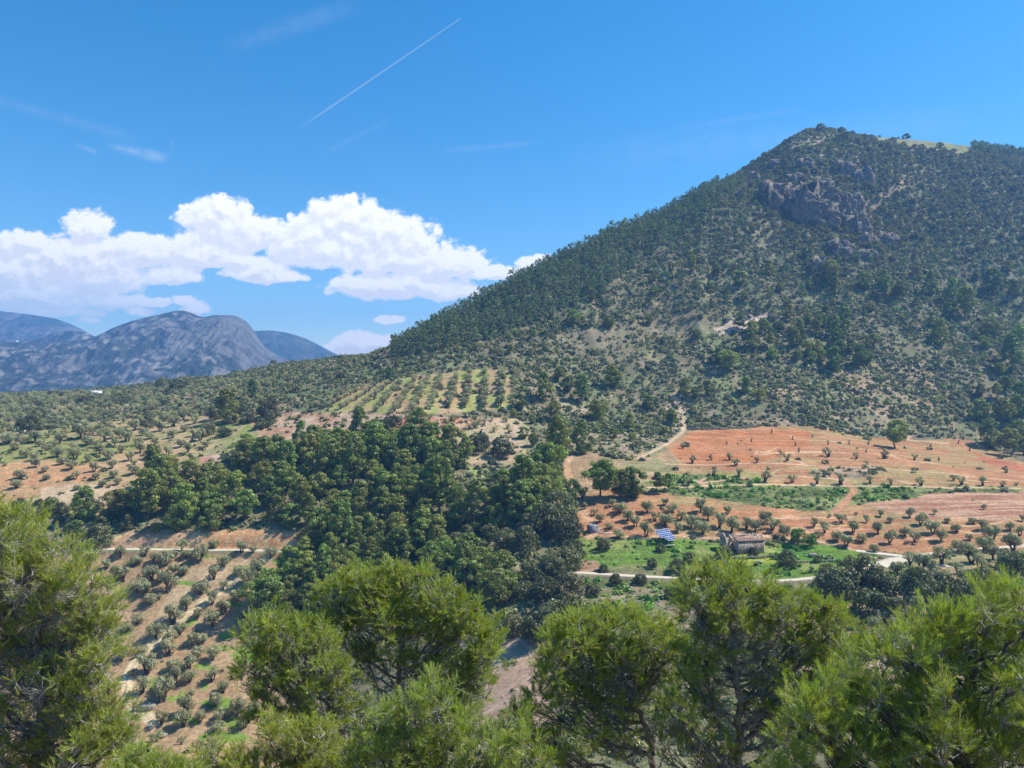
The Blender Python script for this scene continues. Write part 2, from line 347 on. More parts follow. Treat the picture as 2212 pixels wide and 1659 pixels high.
for q_ in range(16):
    a_ = rt_.uniform(1480, 2180); b_ = rt_.uniform(935, 1040); TR.append((wline([(a_, b_), (a_+rt_.uniform(-30, 60), b_+rt_.uniform(4, 14)), (a_+rt_.uniform(20, 160), b_+rt_.uniform(-4, 26))]), rt_.uniform(.7, 1.3), (.50, .31+rt_.uniform(-.05, .05), .19)))
for q_ in range(10):
    a_ = rt_.uniform(1260, 2180); b_ = rt_.uniform(1088, 1160); TR.append((wline([(a_, b_), (a_+60, b_+rt_.uniform(-2, 5)), (a_+rt_.uniform(90, 200), b_+rt_.uniform(-6, 8))]), rt_.uniform(.7, 1.2), (.48, .29+rt_.uniform(-.04, .05), .17)))
roads = [(R1, 3.4), (R2, 3.2), (R3, 2.6), (R4, 3.0)]
wide = wline([(1895,1222),(1930,1211),(1960,1204),(2000,1199)])
# flatten the ground under the concrete roads
for pl, w in roads:
    zl = ground(pl[:, 0], pl[:, 1]); 
    for _ in range(8): zl[1:-1] = (zl[:-2]+2*zl[1:-1]+zl[2:])/4
    x0, x1 = pl[:, 0].min()-12, pl[:, 0].max()+12; y0, y1 = pl[:, 1].min()-12, pl[:, 1].max()+12
    I, J = np.nonzero((XX > x0) & (XX < x1) & (YY > y0) & (YY < y1))
    px, py = XX[I, J], YY[I, J]
    dm = np.full(len(px), 1e9); zt = np.zeros(len(px))
    for c in range(0, len(pl), 1):
        d = np.hypot(px-pl[c, 0], py-pl[c, 1]); b = d < dm; dm[b] = d[b]; zt[b] = zl[c]
    k = 1-sstep(dm, w*.5+.6, w*.5+2.6)
    Zg[I, J] = Zg[I, J]*(1-k)+zt*k
refresh()

# ------------------------------------------------------------------ ground colours
GV = VC-F*Zg/np.maximum(Ys, 1)[:, None]; GU = np.broadcast_to(us[None], GV.shape)
n_big = fbm(XX/35, YY/35, 4, 21); n_mid = fbm(XX/9, YY/9, 4, 31); n_fin = fbm(XX/2.2, YY/2.2, 3, 41)
n_str = fbm(XX/26+n_mid*.3, YY/1.6, 3, 51); n_d = fbm(XX/6, YY/14, 3, 61)
def mixc(c, a, k): return c*(1-k[..., None])+np.array(a)*k[..., None]
C = np.zeros(GV.shape+(3,)); C[:] = (.195, .170, .098)
C = mixc(C, (.17, .19, .085), sstep(n_mid+n_big*.5, -.1, .45))
C = mixc(C, (.31, .235, .15), sstep(n_d+n_fin*.4, .15, .6)*.6)
up = sstep(YY, 480, 620)
C = mixc(C, (.145, .14, .088), up*.8)
Ju = GU+n_mid*9+n_fin*4; Jv = GV+n_mid*4+n_fin*2+n_big*3
def zone(poly, ca, cb=None, k=1.0, ymin=120, ymax=700, nz=n_mid, t=(-.3, .3), ragged=1.0):
    global C
    uu = GU+(Ju-GU)*ragged; vv_ = GV+(Jv-GV)*ragged
    xs = [p[0] for p in poly]
    mk = inpoly(uu, vv_, poly) & (YY > ymin) & (YY < ymax)
    col = np.empty_like(C); col[:] = ca
    if cb is not None: col = mixc(col, cb, sstep(nz, *t))
    C = np.where(mk[..., None], C*(1-k)+col*k, C)
# left half
zone([(-500,860),(0,842),(330,826),(600,780),(760,770),(700,850),(640,900),(430,915),(250,925),(0,990),(-500,1010)], (.33,.25,.155), (.15,.17,.08), .8, t=(-.2,.4), nz=n_big+n_mid*.6)
zone([(-500,1000),(0,962),(60,935),(250,905),(430,898),(620,896),(600,930),(520,965),(440,1000),(430,1045),(330,1085),(200,1120),(0,1110),(-500,1130)], (.23,.235,.075), (.40,.265,.14), .95, nz=n_big*1.2+n_mid*.8+n_str*.4, t=(-.15,.35))
zone([(-500,1010),(0,1000),(60,990),(230,1000),(210,1035),(120,1062),(0,1085),(-500,1100)], (.47,.235,.115), (.38,.25,.12), .9, nz=n_str)
zone([(90,1052),(150,1045),(330,1060),(300,1090),(150,1088),(80,1082)], (.48,.35,.22), (.40,.28,.16), .9)
zone([(350,905),(560,905),(600,930),(520,975),(440,990),(330,960)], (.23,.25,.07), (.40,.30,.17), .6, nz=n_d)
zone([(540,912),(620,890),(700,893),(905,893),(1000,900),(1110,900),(1120,930),(1000,935),(900,955),(840,960),(760,975),(640,960),(560,945)], (.42,.235,.14), (.47,.33,.22), .9, nz=n_d)
zone([(850,903),(990,900),(1000,912),(900,935),(820,960),(780,955)], (.47,.19,.105), (.42,.24,.15), .85)
zone([(440,975),(520,955),(640,960),(600,1010),(520,1030),(440,1020)], (.36,.27,.16), (.20,.21,.08), .7)
zone([(430,985),(478,980),(482,1025),(448,1048),(432,1020)], (.44,.22,.15), (.50,.36,.27), .95)
zone([(690,893),(730,852),(800,830),(920,808),(1060,795),(1100,800),(1108,882),(1010,890),(900,893)], (.31,.31,.10), (.42,.28,.15), .95, nz=n_d+n_str*.5)
zone([(940,955),(1000,932),(1060,900),(1120,905),(1150,930),(1145,1000),(1060,1010),(1005,1000)], (.46,.33,.22), (.36,.29,.15), .9)
# slope patches
zone([(1130,880),(1230,870),(1300,880),(1290,900),(1200,905),(1150,900)], (.46,.36,.23), None, .7)
zone([(1545,712),(1600,682),(1668,678),(1640,700),(1600,716),(1550,728)], (.50,.39,.31), (.44,.33,.25), 1.0)
zone([(1050,735),(1250,715),(1400,690),(1540,668),(1560,700),(1450,730),(1300,755),(1150,790),(1100,780)], (.27,.21,.14), (.175,.16,.09), .6, nz=n_d)
zone([(1435,880),(1460,845),(1500,835),(1490,880),(1480,930),(1450,925)], (.50,.39,.27), (.36,.27,.17), .85)
zone([(1640,855),(1680,830),(1730,828),(1725,850),(1670,865)], (.50,.33,.21), (.30,.22,.13), .9)
zone([(1780,800),(1990,770),(2080,860),(2060,930),(1900,930),(1840,860)], (.44,.30,.185), (.22,.19,.10), .7, nz=n_mid+n_fin*.5)
zone([(1480,925),(1640,905),(1860,890),(2000,900),(1990,940),(1860,940),(1640,920)], (.38,.28,.18), (.20,.185,.10), .8)
zone([(1180,930),(1300,900),(1480,940),(1420,1000),(1240,990)], (.38,.29,.18), (.20,.20,.09), .8)
zone([(1290,990),(1440,960),(1450,1000),(1340,1030)], (.30,.24,.15), (.21,.2,.11), .6)
# right fields
zone([(1215,1000),(1260,978),(1330,990),(1400,1000),(1440,960),(1490,930),(1560,926),(1640,921),(1750,921),(1800,930),(1860,945),(1960,950),(2090,948),(2150,975),(2212,1000),(2400,1030),(2600,1180),(2212,1185),(1960,1195),(1860,1185),(1700,1162),(1560,1166),(1400,1162),(1250,1158),(1240,1090)],
     (.45,.225,.11), (.34,.25,.11), .97, nz=n_big*.9+n_str*.8+n_d*.4, t=(-.05,.5))
zone([(1490,935),(1640,926),(1750,930),(1745,965),(1640,1000),(1500,1000),(1440,990)], (.50,.185,.07), (.44,.21,.10), .95, nz=n_str)
zone([(1560,1000),(1740,1000),(1720,1030),(1640,1035),(1560,1022)], (.44,.19,.09), (.38,.25,.12), .7, nz=n_str)
zone([(1860,1062),(2212,1058),(2300,1100),(2150,1130),(1950,1115),(1850,1085)], (.42,.20,.125), (.47,.29,.18), .85, nz=n_str+n_mid*.5)
zone([(1250,1085),(1500,1095),(1700,1110),(1900,1130),(1900,1150),(1700,1135),(1500,1120),(1260,1110)], (.48,.25,.12), (.42,.18,.085), .8, nz=n_str)
zone([(2070,960),(2120,985),(2212,1005),(2300,1030),(2212,1018),(2130,1000)], (.46,.17,.085), None, .9)
zone([(1740,1020),(1800,1008),(1900,1008),(1915,1020),(1850,1035),(1770,1034)], (.19,.20,.12), (.36,.26,.17), .8, nz=n_fin)
zone([(1385,1045),(1450,1025),(1560,1026),(1690,1047),(1850,1046),(1990,1050),(2212,1052),(2212,1062),(2000,1064),(1960,1080),(1880,1085),(1800,1104),(1700,1100),(1560,1082),(1450,1070),(1400,1060)], (.11,.15,.05), (.22,.24,.09), .95, nz=n_fin+n_mid)
zone([(1460,1012),(1600,1015),(1700,1025),(1690,1043),(1560,1024),(1450,1022)], (.27,.29,.09), (.45,.30,.16), .7, nz=n_d)
zone([(1235,1158),(1300,1166),(1450,1163),(1560,1173),(1660,1172),(1790,1176),(1870,1192),(1895,1205),(1860,1222),(1760,1246),(1600,1250),(1400,1240),(1240,1232)], (.145,.235,.04), (.25,.27,.075), .97, nz=n_mid+n_d*.5, t=(-.1,.6))
zone([(1690,1172),(1800,1180),(1860,1194),(1850,1212),(1740,1215),(1690,1200)], (.10,.23,.03), (.16,.25,.04), .9)
zone([(1570,1198),(1660,1196),(1690,1212),(1600,1222),(1560,1212)], (.30,.33,.04), None, .8)
zone([(1235,1205),(1290,1212),(1300,1232),(1240,1236)], (.42,.22,.14), (.40,.31,.22), .9)
zone([(1290,1222),(1600,1232),(1600,1248),(1300,1240)], (.27,.22,.12), (.19,.2,.08), .8, nz=n_fin)
zone([(1235,1248),(1500,1256),(1750,1262),(1900,1230),(1960,1210),(2000,1300),(1700,1380),(1400,1360),(1240,1290)], (.15,.19,.06), (.33,.24,.15), .9)
zone([(1300,1290),(1400,1280),(1440,1320),(1380,1345),(1300,1340)], (.42,.29,.19), (.2,.2,.1), .85)
zone([(1960,1212),(2100,1196),(2300,1180),(2300,1320),(2100,1270),(1990,1250)], (.31,.27,.12), (.42,.27,.15), .9, nz=n_d)
zone([(1700,1300),(2212,1260),(2300,1500),(1700,1500)], (.24,.21,.11), (.40,.28,.17), .8)
zone([(1215,1000),(1260,978),(1330,985),(1440,962),(1470,1000),(1450,1030),(1380,1050),(1300,1060),(1250,1080),(1225,1040)], (.42,.28,.155), (.25,.235,.11), .9, nz=n_mid+n_d*.5, t=(-.1,.4))
# centre clearing
zone([(1015,1008),(1060,1006),(1058,1020),(1040,1062),(1018,1030)], (.33,.36,.11), (.50,.38,.22), 1.0, nz=n_d, t=(0,.3))
zone([(1000,1100),(1120,1095),(1110,1130),(1040,1150),(980,1120)], (.40,.30,.18), (.25,.24,.10), .9)
zone([(1060,1380),(1180,1380),(1200,1560),(1040,1560)], (.44,.30,.21), (.38,.25,.165), .95)
# lower-left orchard
zone([(-500,1198),(190,1198),(340,1192),(660,1197),(640,1240),(560,1290),(520,1330),(520,1390),(600,1480),(700,1700),(-500,1700)], (.40,.27,.15), (.33,.215,.115), .98, nz=n_mid+n_str*.4)
zone([(400,1230),(560,1210),(560,1260),(400,1330),(330,1350)], (.44,.32,.19), None, .6)
for cx, cy, rx, ry in [(440,1200,26,5),(725/1.0-200,1232,22,10),(410,1262,34,5),(510,1305,12,6),(405,1343,22,11),(270,1360,14,14),(620,1345,0,0),(480,1398,22,6),(525,1412,30,22),(485,1375,14,10),(440,1440,22,7),(445,1485,10,7),(480,1520,40,14),(400,1555,30,8),(345,1480,24,20),(385,1510,28,8),(480,1590,60,14),(395,1500,10,10),(560,1475,22,10),(300,1540,30,20),(300,1620,40,15),(620,1215,26,7),(640,1310,20,8),(500,1560,20,12)]:
    if rx: zone([(cx+rx*math.cos(t), cy+ry*math.sin(t)) for t in np.linspace(0, 6.28, 9)[:-1]], (.125,.24,.03), (.2,.27,.05), .9, nz=n_d)
zone([(205,1186),(260,1160),(340,1146),(560,1142),(680,1150),(665,1180),(660,1185),(420,1184),(300,1184)], (.50,.25,.115), (.54,.36,.19), .97, nz=fbm(XX/1.6, YY/9, 3, 71), ragged=.6)
zone([(235,1186),(280,1152),(345,1150),(420,1150),(400,1168),(300,1186)], (.47,.20,.10), (.44,.27,.16), .9)
zone([(500,1185),(560,1156),(640,1158),(640,1165),(520,1170)], (.36,.18,.09), (.50,.33,.18), .7)
# summit
zone([(1860,285),(2000,292),(2110,316),(2080,340),(1960,322),(1900,312),(1850,300)], (.20,.21,.085), (.27,.25,.12), .95, ymin=600, ymax=1000)
zone([(1690,290),(1860,284),(1880,330),(1780,350),(1680,330)], (.33,.28,.20), (.20,.22,.10), .8, ymin=600, ymax=1000)
zone([(1850,450),(1960,375),(1990,385),(1920,430),(1880,470)], (.42,.31,.20), (.26,.20,.12), .8, ymax=900)
zone([(1900,350),(2000,330),(2212,360),(2212,420),(1980,400)], (.27,.22,.13), (.17,.18,.09), .5, ymax=950)
zone([(1640,470),(1690,440),(1700,520),(1650,600),(1560,640),(1480,650),(1560,560)], (.30,.26,.15), (.18,.18,.09), .6, ymax=900)
zone([(790,772),(830,752),(850,756),(820,772)], (.42,.22,.15), None, .8)
zone([(600,790),(760,775),(760,790),(640,805)], (.36,.25,.16), None, .6)
stripes = 1+.30*n_str*(YY < 420)*(GU > 1200)+.16*n_fin+.12*n_mid
C = np.clip(C*stripes[..., None]*(1-.12*((YY < 420) & (GU > 1200)))[..., None], .03, .62)
for pl, w, col in TR:
    x0, x1 = pl[:, 0].min()-5, pl[:, 0].max()+5; y0, y1 = pl[:, 1].min()-5, pl[:, 1].max()+5
    I, J = np.nonzero((XX > x0) & (XX < x1) & (YY > y0) & (YY < y1))
    d = polydist(XX[I, J], YY[I, J], [tuple(p) for p in pl]); e = d+n_fin[I, J]*.5
    k = 1-sstep(e, w*.5-.2, w*.5+.7)
    rut = (np.abs(np.abs(d)-w*.28) < .28)*.16
    cc = np.array(col)[None]*(1+.12*n_mid[I, J]+rut)[:, None]
    C[I, J] = C[I, J]*(1-k[:, None]*.9)+cc*k[:, None]*.9
nr_, nc_ = Zg.shape
idx = np.arange(nr_*nc_).reshape(nr_, nc_)
fc = np.stack([idx[:-1, :-1], idx[:-1, 1:], idx[1:, 1:], idx[1:, :-1]], -1).reshape(-1, 4)
co = np.stack([XX, YY, Zg], -1).reshape(-1, 3)
link('ground', mkmesh('ground', co, fc, C.reshape(-1, 3), True, [M['soil']]), kind='structure', label='hillside of red soil, scrub and olive fields rising to a mountain')

def ribbon(name, pl, w, mat, lift=.10, label=''):
    d = np.gradient(pl, axis=0); d /= np.linalg.norm(d, axis=1)[:, None]+1e-9; nrm = np.stack([-d[:, 1], d[:, 0]], 1)
    zc = ground(pl[:, 0], pl[:, 1])
    for _ in range(3): zc[1:-1] = (zc[:-2]+2*zc[1:-1]+zc[2:])/4
    wn = w*(1+.10*fbm(np.arange(len(pl))/6., np.zeros(len(pl)), 3, 5)); offs = [-.5, -.48, -.2, .2, .48, .5]; zz = [-.5, 0, .03, .03, 0, -.5]
    v = []; 
    for o, z in zip(offs, zz):
        p = pl+nrm*(wn*o)[:, None]; v.append(np.stack([p[:, 0], p[:, 1], zc+lift+z], 1))
    v = np.stack(v, 1); n, m = v.shape[:2]; ix = np.arange(n*m).reshape(n, m)
    f = np.stack([ix[:-1, :-1], ix[1:, :-1], ix[1:, 1:], ix[:-1, 1:]], -1).reshape(-1, 4)
    link(name, mkmesh(name, v.reshape(-1, 3), f, None, False, [mat]), kind='structure', label=label)
ribbon('road', R1, 2.7, M['road'], .10, 'pale concrete road running above the lower olive orchard')
ribbon('road', R2, 2.5, M['road'], .104, 'pale concrete road crossing the valley below the stone ruin')
ribbon('road', R3, 2.0, M['road'], .11, 'pale concrete branch road running down from the junction')
ribbon('road', R4, 3.4, M['road'], .108, 'short pale spur joining the road at the junction')
ribbon('road', wide, 5.6, M['road'], .095, 'wide pale apron of the road junction')

# ------------------------------------------------------------------ far mountain ranges
def rng_mesh(name, sky_pts, Y0, Y1, Y2, v0, ca, cb, cc, seed, label, amp=60., rockside=None, du=3.0, nrows=190, pw=.9):
    u = np.arange(sky_pts[0][0], sky_pts[-1][0]+1, du); sk = np.interp(u, [p[0] for p in sky_pts], [p[1] for p in sky_pts])
    sk = np.convolve(np.pad(sk, 4, mode='edge'), np.ones(9)/9, 'valid')
    Y = np.concatenate([np.linspace(Y0, Y1, nrows), np.linspace(Y1, Y2, 30)[1:]])
    t = np.clip((Y-Y0)/(Y1-Y0), 0, 1); zr = (VC-sk)/F*Y1; z0 = (VC-v0)/F*Y0
    Z = z0+(zr[None]-z0)*(t[:, None]**pw)
    back = np.clip((Y-Y1)/(Y2-Y1), 0, 1); Z = Z-(back[:, None]**1.3)*(zr[None]-z0)*.9
    X = (u[None]-UC)/F*Y1*(1+0*Y[:, None])+(u[None]-UC)/F*(Y[:, None]-Y1)*.8; Yb = np.broadcast_to(Y[:, None], X.shape)
    sc = Y1/3300.; n = fbm(X/420/sc, Yb/420/sc, 5, seed, ridged=True); n2 = fbm(X/95/sc, Yb/120/sc, 5, seed+9, gain=.62, ridged=True)
    env = np.minimum(1, (1-t[:, None])*3+.10)*np.where(back[:, None] > 0, 0.15, 1)
    Z = Z+(n*amp+n2*amp*.62)*env+(n2-n2[nrows-1][None]*0)*amp*.03
    f1 = fbm(X/140/sc, Yb/140/sc, 5, seed+3); f2 = fbm(X/26/sc, Yb/34/sc, 4, seed+5)
    Cc = np.empty(X.shape+(3,)); Cc[:] = ca
    Cc = mixc(Cc, cb, sstep(f1*.8+f2*1.2+n*.3, -.05, .5)); Cc = mixc(Cc, cc, sstep(f2+n2*.5, .25, .7)*.75)
    if rockside is not None:
        k = sstep(X/Y1*F+UC+f1*25, rockside[0], rockside[1])*sstep(t[:, None], .25, .6); Cc = mixc(Cc, cb, k*.85)
        Z = Z+k*fbm(X/16/sc, Yb/260/sc, 4, seed+20, ridged=True)*26*sc*env
    ix = np.arange(X.size).reshape(X.shape); f = np.stack([ix[:-1, :-1], ix[:-1, 1:], ix[1:, 1:], ix[1:, :-1]], -1).reshape(-1, 4)
    link(name, mkmesh(name, np.stack([X, Yb, Z], -1).reshape(-1, 3), f, np.clip(Cc, .02, .6).reshape(-1, 3), True, [M['rock_far']]), kind='structure', label=label)
M['rock_far'] = ground_mat('distant_limestone', .02, .004, .7, 1.3, .9, .03)
M['rock_far'].node_tree.nodes['Bump'].inputs['Distance'].default_value = 14.0
rng_mesh('mountain', [(-600,700),(-200,742),(0,741),(60,738),(150,736),(205,729),(250,706),(300,690),(340,681),(385,672),(412,677),(436,689),(465,682),(500,682),(525,690),(543,706),(556,730),(572,752),(600,772),(660,790),(760,800)],
         1850, 2700, 3350, 875, (.05,.06,.048), (.15,.145,.135), (.24,.215,.18), 101, 'grey limestone mountain with twin rounded tops and a cliff on one side', 38, (450, 520))
rng_mesh('mountain', [(430,740),(500,722),(545,715),(580,714),(615,719),(650,728),(690,747),(725,766),(800,792),(900,810)], 3500, 4000, 4500, 860, (.06,.085,.06), (.16,.145,.135), (.05,.065,.045), 131, 'dark wooded mountain showing behind the cliff of the twin-topped one', 38, None, pw=.75)
rng_mesh('mountain', [(-300,650),(-100,662),(0,674),(60,679),(120,689),(165,706),(205,728),(260,757),(330,780)], 3800, 4400, 4800, 800, (.06,.085,.055), (.18,.165,.15), (.06,.075,.05), 151, 'high blue mountain dome, farthest away beside the picture edge', 52, (120, 190), pw=.8)
rng_mesh('hill', [(-100,775),(30,752),(70,737),(110,721),(150,714),(185,718),(215,733),(260,760)], 2900, 3200, 3600, 840, (.06,.075,.05), (.34,.29,.24), (.09,.09,.06), 171, 'low dark hill in front of the far blue dome', 18, None)
# ------------------------------------------------------------------ plant building blocks
def unit(v): return v/(np.linalg.norm(v, axis=-1, keepdims=True)+1e-9)
def cards(p, nrm, L, Wd, r, tint):
    """rhombic leaves: centres p, normals nrm, length L, width Wd"""
    n = len(p); a = unit(np.cross(nrm, unit(r.normal(size=(n, 3))))); b = np.cross(nrm, a)
    L = (L*r.uniform(.7, 1.3, n))[:, None]; Wd = (Wd*r.uniform(.7, 1.3, n))[:, None]
    bend = nrm*L*.12
    v = np.stack([p-a*L/2-bend, p-b*Wd/2, p+a*L/2-bend, p+b*Wd/2], 1).reshape(-1, 3)
    return v, np.arange(4*n).reshape(n, 4), np.repeat(tint, 4, 0)
def tube(path, rad, sides=6):
    path = np.asarray(path, float); rad = np.asarray(rad, float); n = len(path)
    t = unit(np.gradient(path, axis=0)); ref = np.array([0, 0, 1.]) if abs(t[0, 2]) < .8 else np.array([1., 0, 0])
    s = unit(np.cross(t, ref)); q = np.cross(t, s); an = np.linspace(0, 2*np.pi, sides, endpoint=False)
    v = path[:, None]+rad[:, None, None]*(np.cos(an)[None, :, None]*s[:, None]+np.sin(an)[None, :, None]*q[:, None])
    ix = np.arange(n*sides).reshape(n, sides); nx = np.roll(ix, -1, 1)
    f = np.stack([ix[:-1], nx[:-1], nx[1:], ix[1:]], -1).reshape(-1, 4)
    return v.reshape(-1, 3), f
class Bag:
    def __init__(s): s.v = []; s.f = []; s.c = []; s.n = 0
    def add(s, v, f, c=None):
        s.v.append(v); s.f.append(f+s.n); s.n += len(v); s.c.append(np.ones((len(v), 3)) if c is None else c)
    def arrays(s): return np.concatenate(s.v), np.concatenate(s.f), np.concatenate(s.c)
def clump_cards(r, C0, R0, per, L, Wd, flat=.75, upb=.25, warm=.0):
    P, N, T = [], [], []
    for c, rr in zip(C0, R0):
        n = int(per*max(rr, .3)**2/np.mean(np.square(R0))) + 4
        d = unit(r.normal(size=(n, 3))+np.array([0, 0, upb])); s = r.uniform(.62, 1.08, n)[:, None]
        P.append(c+d*s*rr*np.array([1, 1, flat])); N.append(unit(d*1.0+r.normal(size=(n, 3))*.33))
        tt = r.uniform(.72, 1.28, (n, 1))*r.uniform(.85, 1.15)*np.ones((1, 3)); tt[:, 0] *= 1+r.uniform(-.04, .14)*1.0+warm*r.random(n); T.append(tt)
    return cards(np.concatenate(P), np.concatenate(N), L, Wd, r, np.concatenate(T))
def limb(a, b, r0, r1, r, n=6, sag=.12, sides=5):
    a = np.array(a, float); b = np.array(b, float); t = np.linspace(0, 1, n)[:, None]; L = np.linalg.norm(b-a)
    p = a+(b-a)*t; p = p+np.sin(np.pi*t)*np.array([r.normal()*.08, r.normal()*.08, -sag+r.normal()*.05])*L; p[1:-1] += r.normal(size=(n-2, 3))*.02*L
    return tube(p, np.linspace(r0, r1, n), sides)
def proto_pine(seed, H=9.0, R=3.6, nc=52, per=80, bare=.14, shape=0):
    r = np.random.default_rng(seed); C0, R0 = [], []
    for i in range(nc):
        h = r.uniform(bare, .97); prof = (np.sin(np.pi*np.clip((h-bare)/(1.02-bare), 0, 1)**(.62 if shape == 0 else .95)))**.7
        a = r.uniform(0, 2*np.pi); q = prof*R*r.uniform(.35, .98)*(1+.22*math.sin(2*a+seed)); C0.append((math.cos(a)*q, math.sin(a)*q, h*H-.4)); R0.append(r.uniform(.65, 1.3)*R/3.6*(1.25-.45*h))
    C0.append((r.normal()*.2, r.normal()*.2, H*.93)); R0.append(.8*R/3.6)
    crown = Bag(); crown.add(*clump_cards(r, np.array(C0), np.array(R0), per, .52, .24, .72, .35, .05))
    tr = Bag(); lean = r.normal(size=2)*.3; top = (lean[0], lean[1], H*.9)
    v, f = limb((0, 0, -.6), top, .24, .05, r, 8, 0, 7); tr.add(v, f)
    for c in C0[::3]: v, f = limb((lean[0]*c[2]/H, lean[1]*c[2]/H, max(.6, c[2]-abs(c[0])*.5-.5)), c, .07, .02, r, 4, .05, 4); tr.add(v, f)
    return crown.arrays(), tr.arrays()
def proto_olive(seed, R=2.25, H=3.4, nc=15, per=120, thin=False):
    r = np.random.default_rng(seed); C0, R0 = [], []
    for i in range(nc):
        a = 2*np.pi*i/nc*1.62+r.uniform(0, .7); q = R*r.uniform(.15, .62); h = H*r.uniform(.5, .86)-.25*q+.1
        C0.append((math.cos(a)*q, math.sin(a)*q, h-.35)); R0.append(r.uniform(.5, .92)*R/2.25)
    crown = Bag(); crown.add(*clump_cards(r, np.array(C0), np.array(R0), per, .34, .13, .95, .2))
    tr = Bag(); nst = r.integers(2, 4); base = (0, 0, -.5); forks = []
    for k in range(nst):
        a = 2*np.pi*k/nst+r.uniform(0, .8); p = (math.cos(a)*.45, math.sin(a)*.45, 1.05+r.uniform(-.2, .25)); forks.append(p); v, f = limb(base, p, .25, .13, r, 6, 0, 7); tr.add(v, f)
    for c in C0:
        p = min(forks, key=lambda q: (q[0]-c[0])**2+(q[1]-c[1])**2); v, f = limb(p, c, .11, .03, r, 5, .1, 5); tr.add(v, f)
    return crown.arrays(), tr.arrays()
def proto_oak(seed, R=3.6, H=5.6, nc=52, per=44, low=.12):
    r = np.random.default_rng(seed); C0, R0 = [], []
    for i in range(nc):
        a = r.uniform(0, 2*np.pi); h = r.uniform(low, 1); q = math.sqrt(max(0, 1-((h-.38)/.64)**2))*R*r.uniform(.55, .85); C0.append((math.cos(a)*q, math.sin(a)*q, h*H*.88)); R0.append(r.uniform(.8, 1.25)*R/3.6)
    crown = Bag(); crown.add(*clump_cards(r, np.array(C0), np.array(R0), per, .46, .32, .8, .3))
    tr = Bag(); v, f = limb((0, 0, -.6), (r.normal()*.3, r.normal()*.3, H*.55), .3, .14, r, 6, 0, 7); tr.add(v, f)
    for c in C0[::7]: v, f = limb((0, 0, 1.0), c, .1, .03, r, 4, .05, 4); tr.add(v, f)
    return crown.arrays(), tr.arrays()
def joined(pr):
    (v, f, c), (v2, f2, c2) = pr
    return np.concatenate([v, v2]), np.concatenate([f, f2+len(v)]), np.concatenate([c, c2]), np.concatenate([np.zeros(len(f), int), np.ones(len(f2), int)])
def proto_set(kind, fn, n, leaf, bark, **kw):
    out = []
    for i in range(n):
        pr = fn(1000+i*17+sum(map(ord, kind)), **{k: (w(i) if callable(w) else w) for k, w in kw.items()})
        out.append(dict(crown=mkmesh(kind+'_crown', *pr[0], mats=[M[leaf]]), trunk=mkmesh(kind+'_trunk', pr[1][0], pr[1][1], None, True, [M[bark]]),
                        one=mkmesh(kind, *joined(pr)[:3], mats=[M[leaf], M[bark]], midx=joined(pr)[3]), pr=pr,
                        w=2*np.percentile(np.hypot(pr[0][0][:, 0], pr[0][0][:, 1]), 96), h=np.percentile(pr[0][0][:, 2], 99)))
    return out
PR = {'pine': proto_set('pine', proto_pine, 9, 'pine', 'bark', H=lambda i: (9, 8.5, 10, 8, 9.5, 7.5, 10.5, 8, 9)[i], shape=lambda i: i % 2, bare=lambda i: (.14, .2, .1, .3, .16, .1, .25, .18, .35)[i], R=lambda i: (3.6, 3.9, 3.1, 3.6, 4.1, 3.0, 3.3, 3.9, 3.5)[i]),
      'olive': proto_set('olive', proto_olive, 9, 'olive', 'obark', nc=lambda i: (13, 9, 16, 11, 14, 8, 12, 17, 10)[i], R=lambda i: (2.25, 2.1, 2.4, 2.0, 2.3, 2.2, 2.5, 2.25, 1.9)[i], H=lambda i: (3.4, 3.7, 3.2, 3.5, 3.0, 3.6, 3.3, 3.8, 3.4)[i]),
      'oak': proto_set('oak', proto_oak, 4, 'oak', 'bark', H=lambda i: (5.6, 5, 6.2, 4.6)[i]),
      'walnut': proto_set('walnut', proto_oak, 2, 'bright', 'bark', H=6.0, R=3.0, nc=40, low=.3),
      'young': proto_set('young', proto_olive, 3, 'olive', 'obark', R=1.5, H=2.9, nc=5, per=70)}
# crowns seen from half a kilometre: fewer, broader leaves
PF = {'pine': [proto_pine(300+i, 7.0+i*.5, 3.1, 26, 34, .06, i % 2) for i in range(4)], 'olive': [proto_olive(320+i, nc=11, per=42) for i in range(4)], 'oak': [proto_oak(340+i, 2.6, 3.2, 26, 30, .0) for i in range(3)]}
for k in ('olive',):
    pass
def onemesh(kind, i, leaf, bark='bark'):
    j = joined(PF[kind][i]); return mkmesh(kind+'_distant', *j[:3], mats=[M[leaf], M[bark]], midx=j[3])
PFM = {'pine': [onemesh('pine', i, 'pinefar') for i in range(4)], 'oak': [onemesh('oak', i, 'oak') for i in range(3)], 'olive': [onemesh('olive', i, 'olive', 'obark') for i in range(4)]}

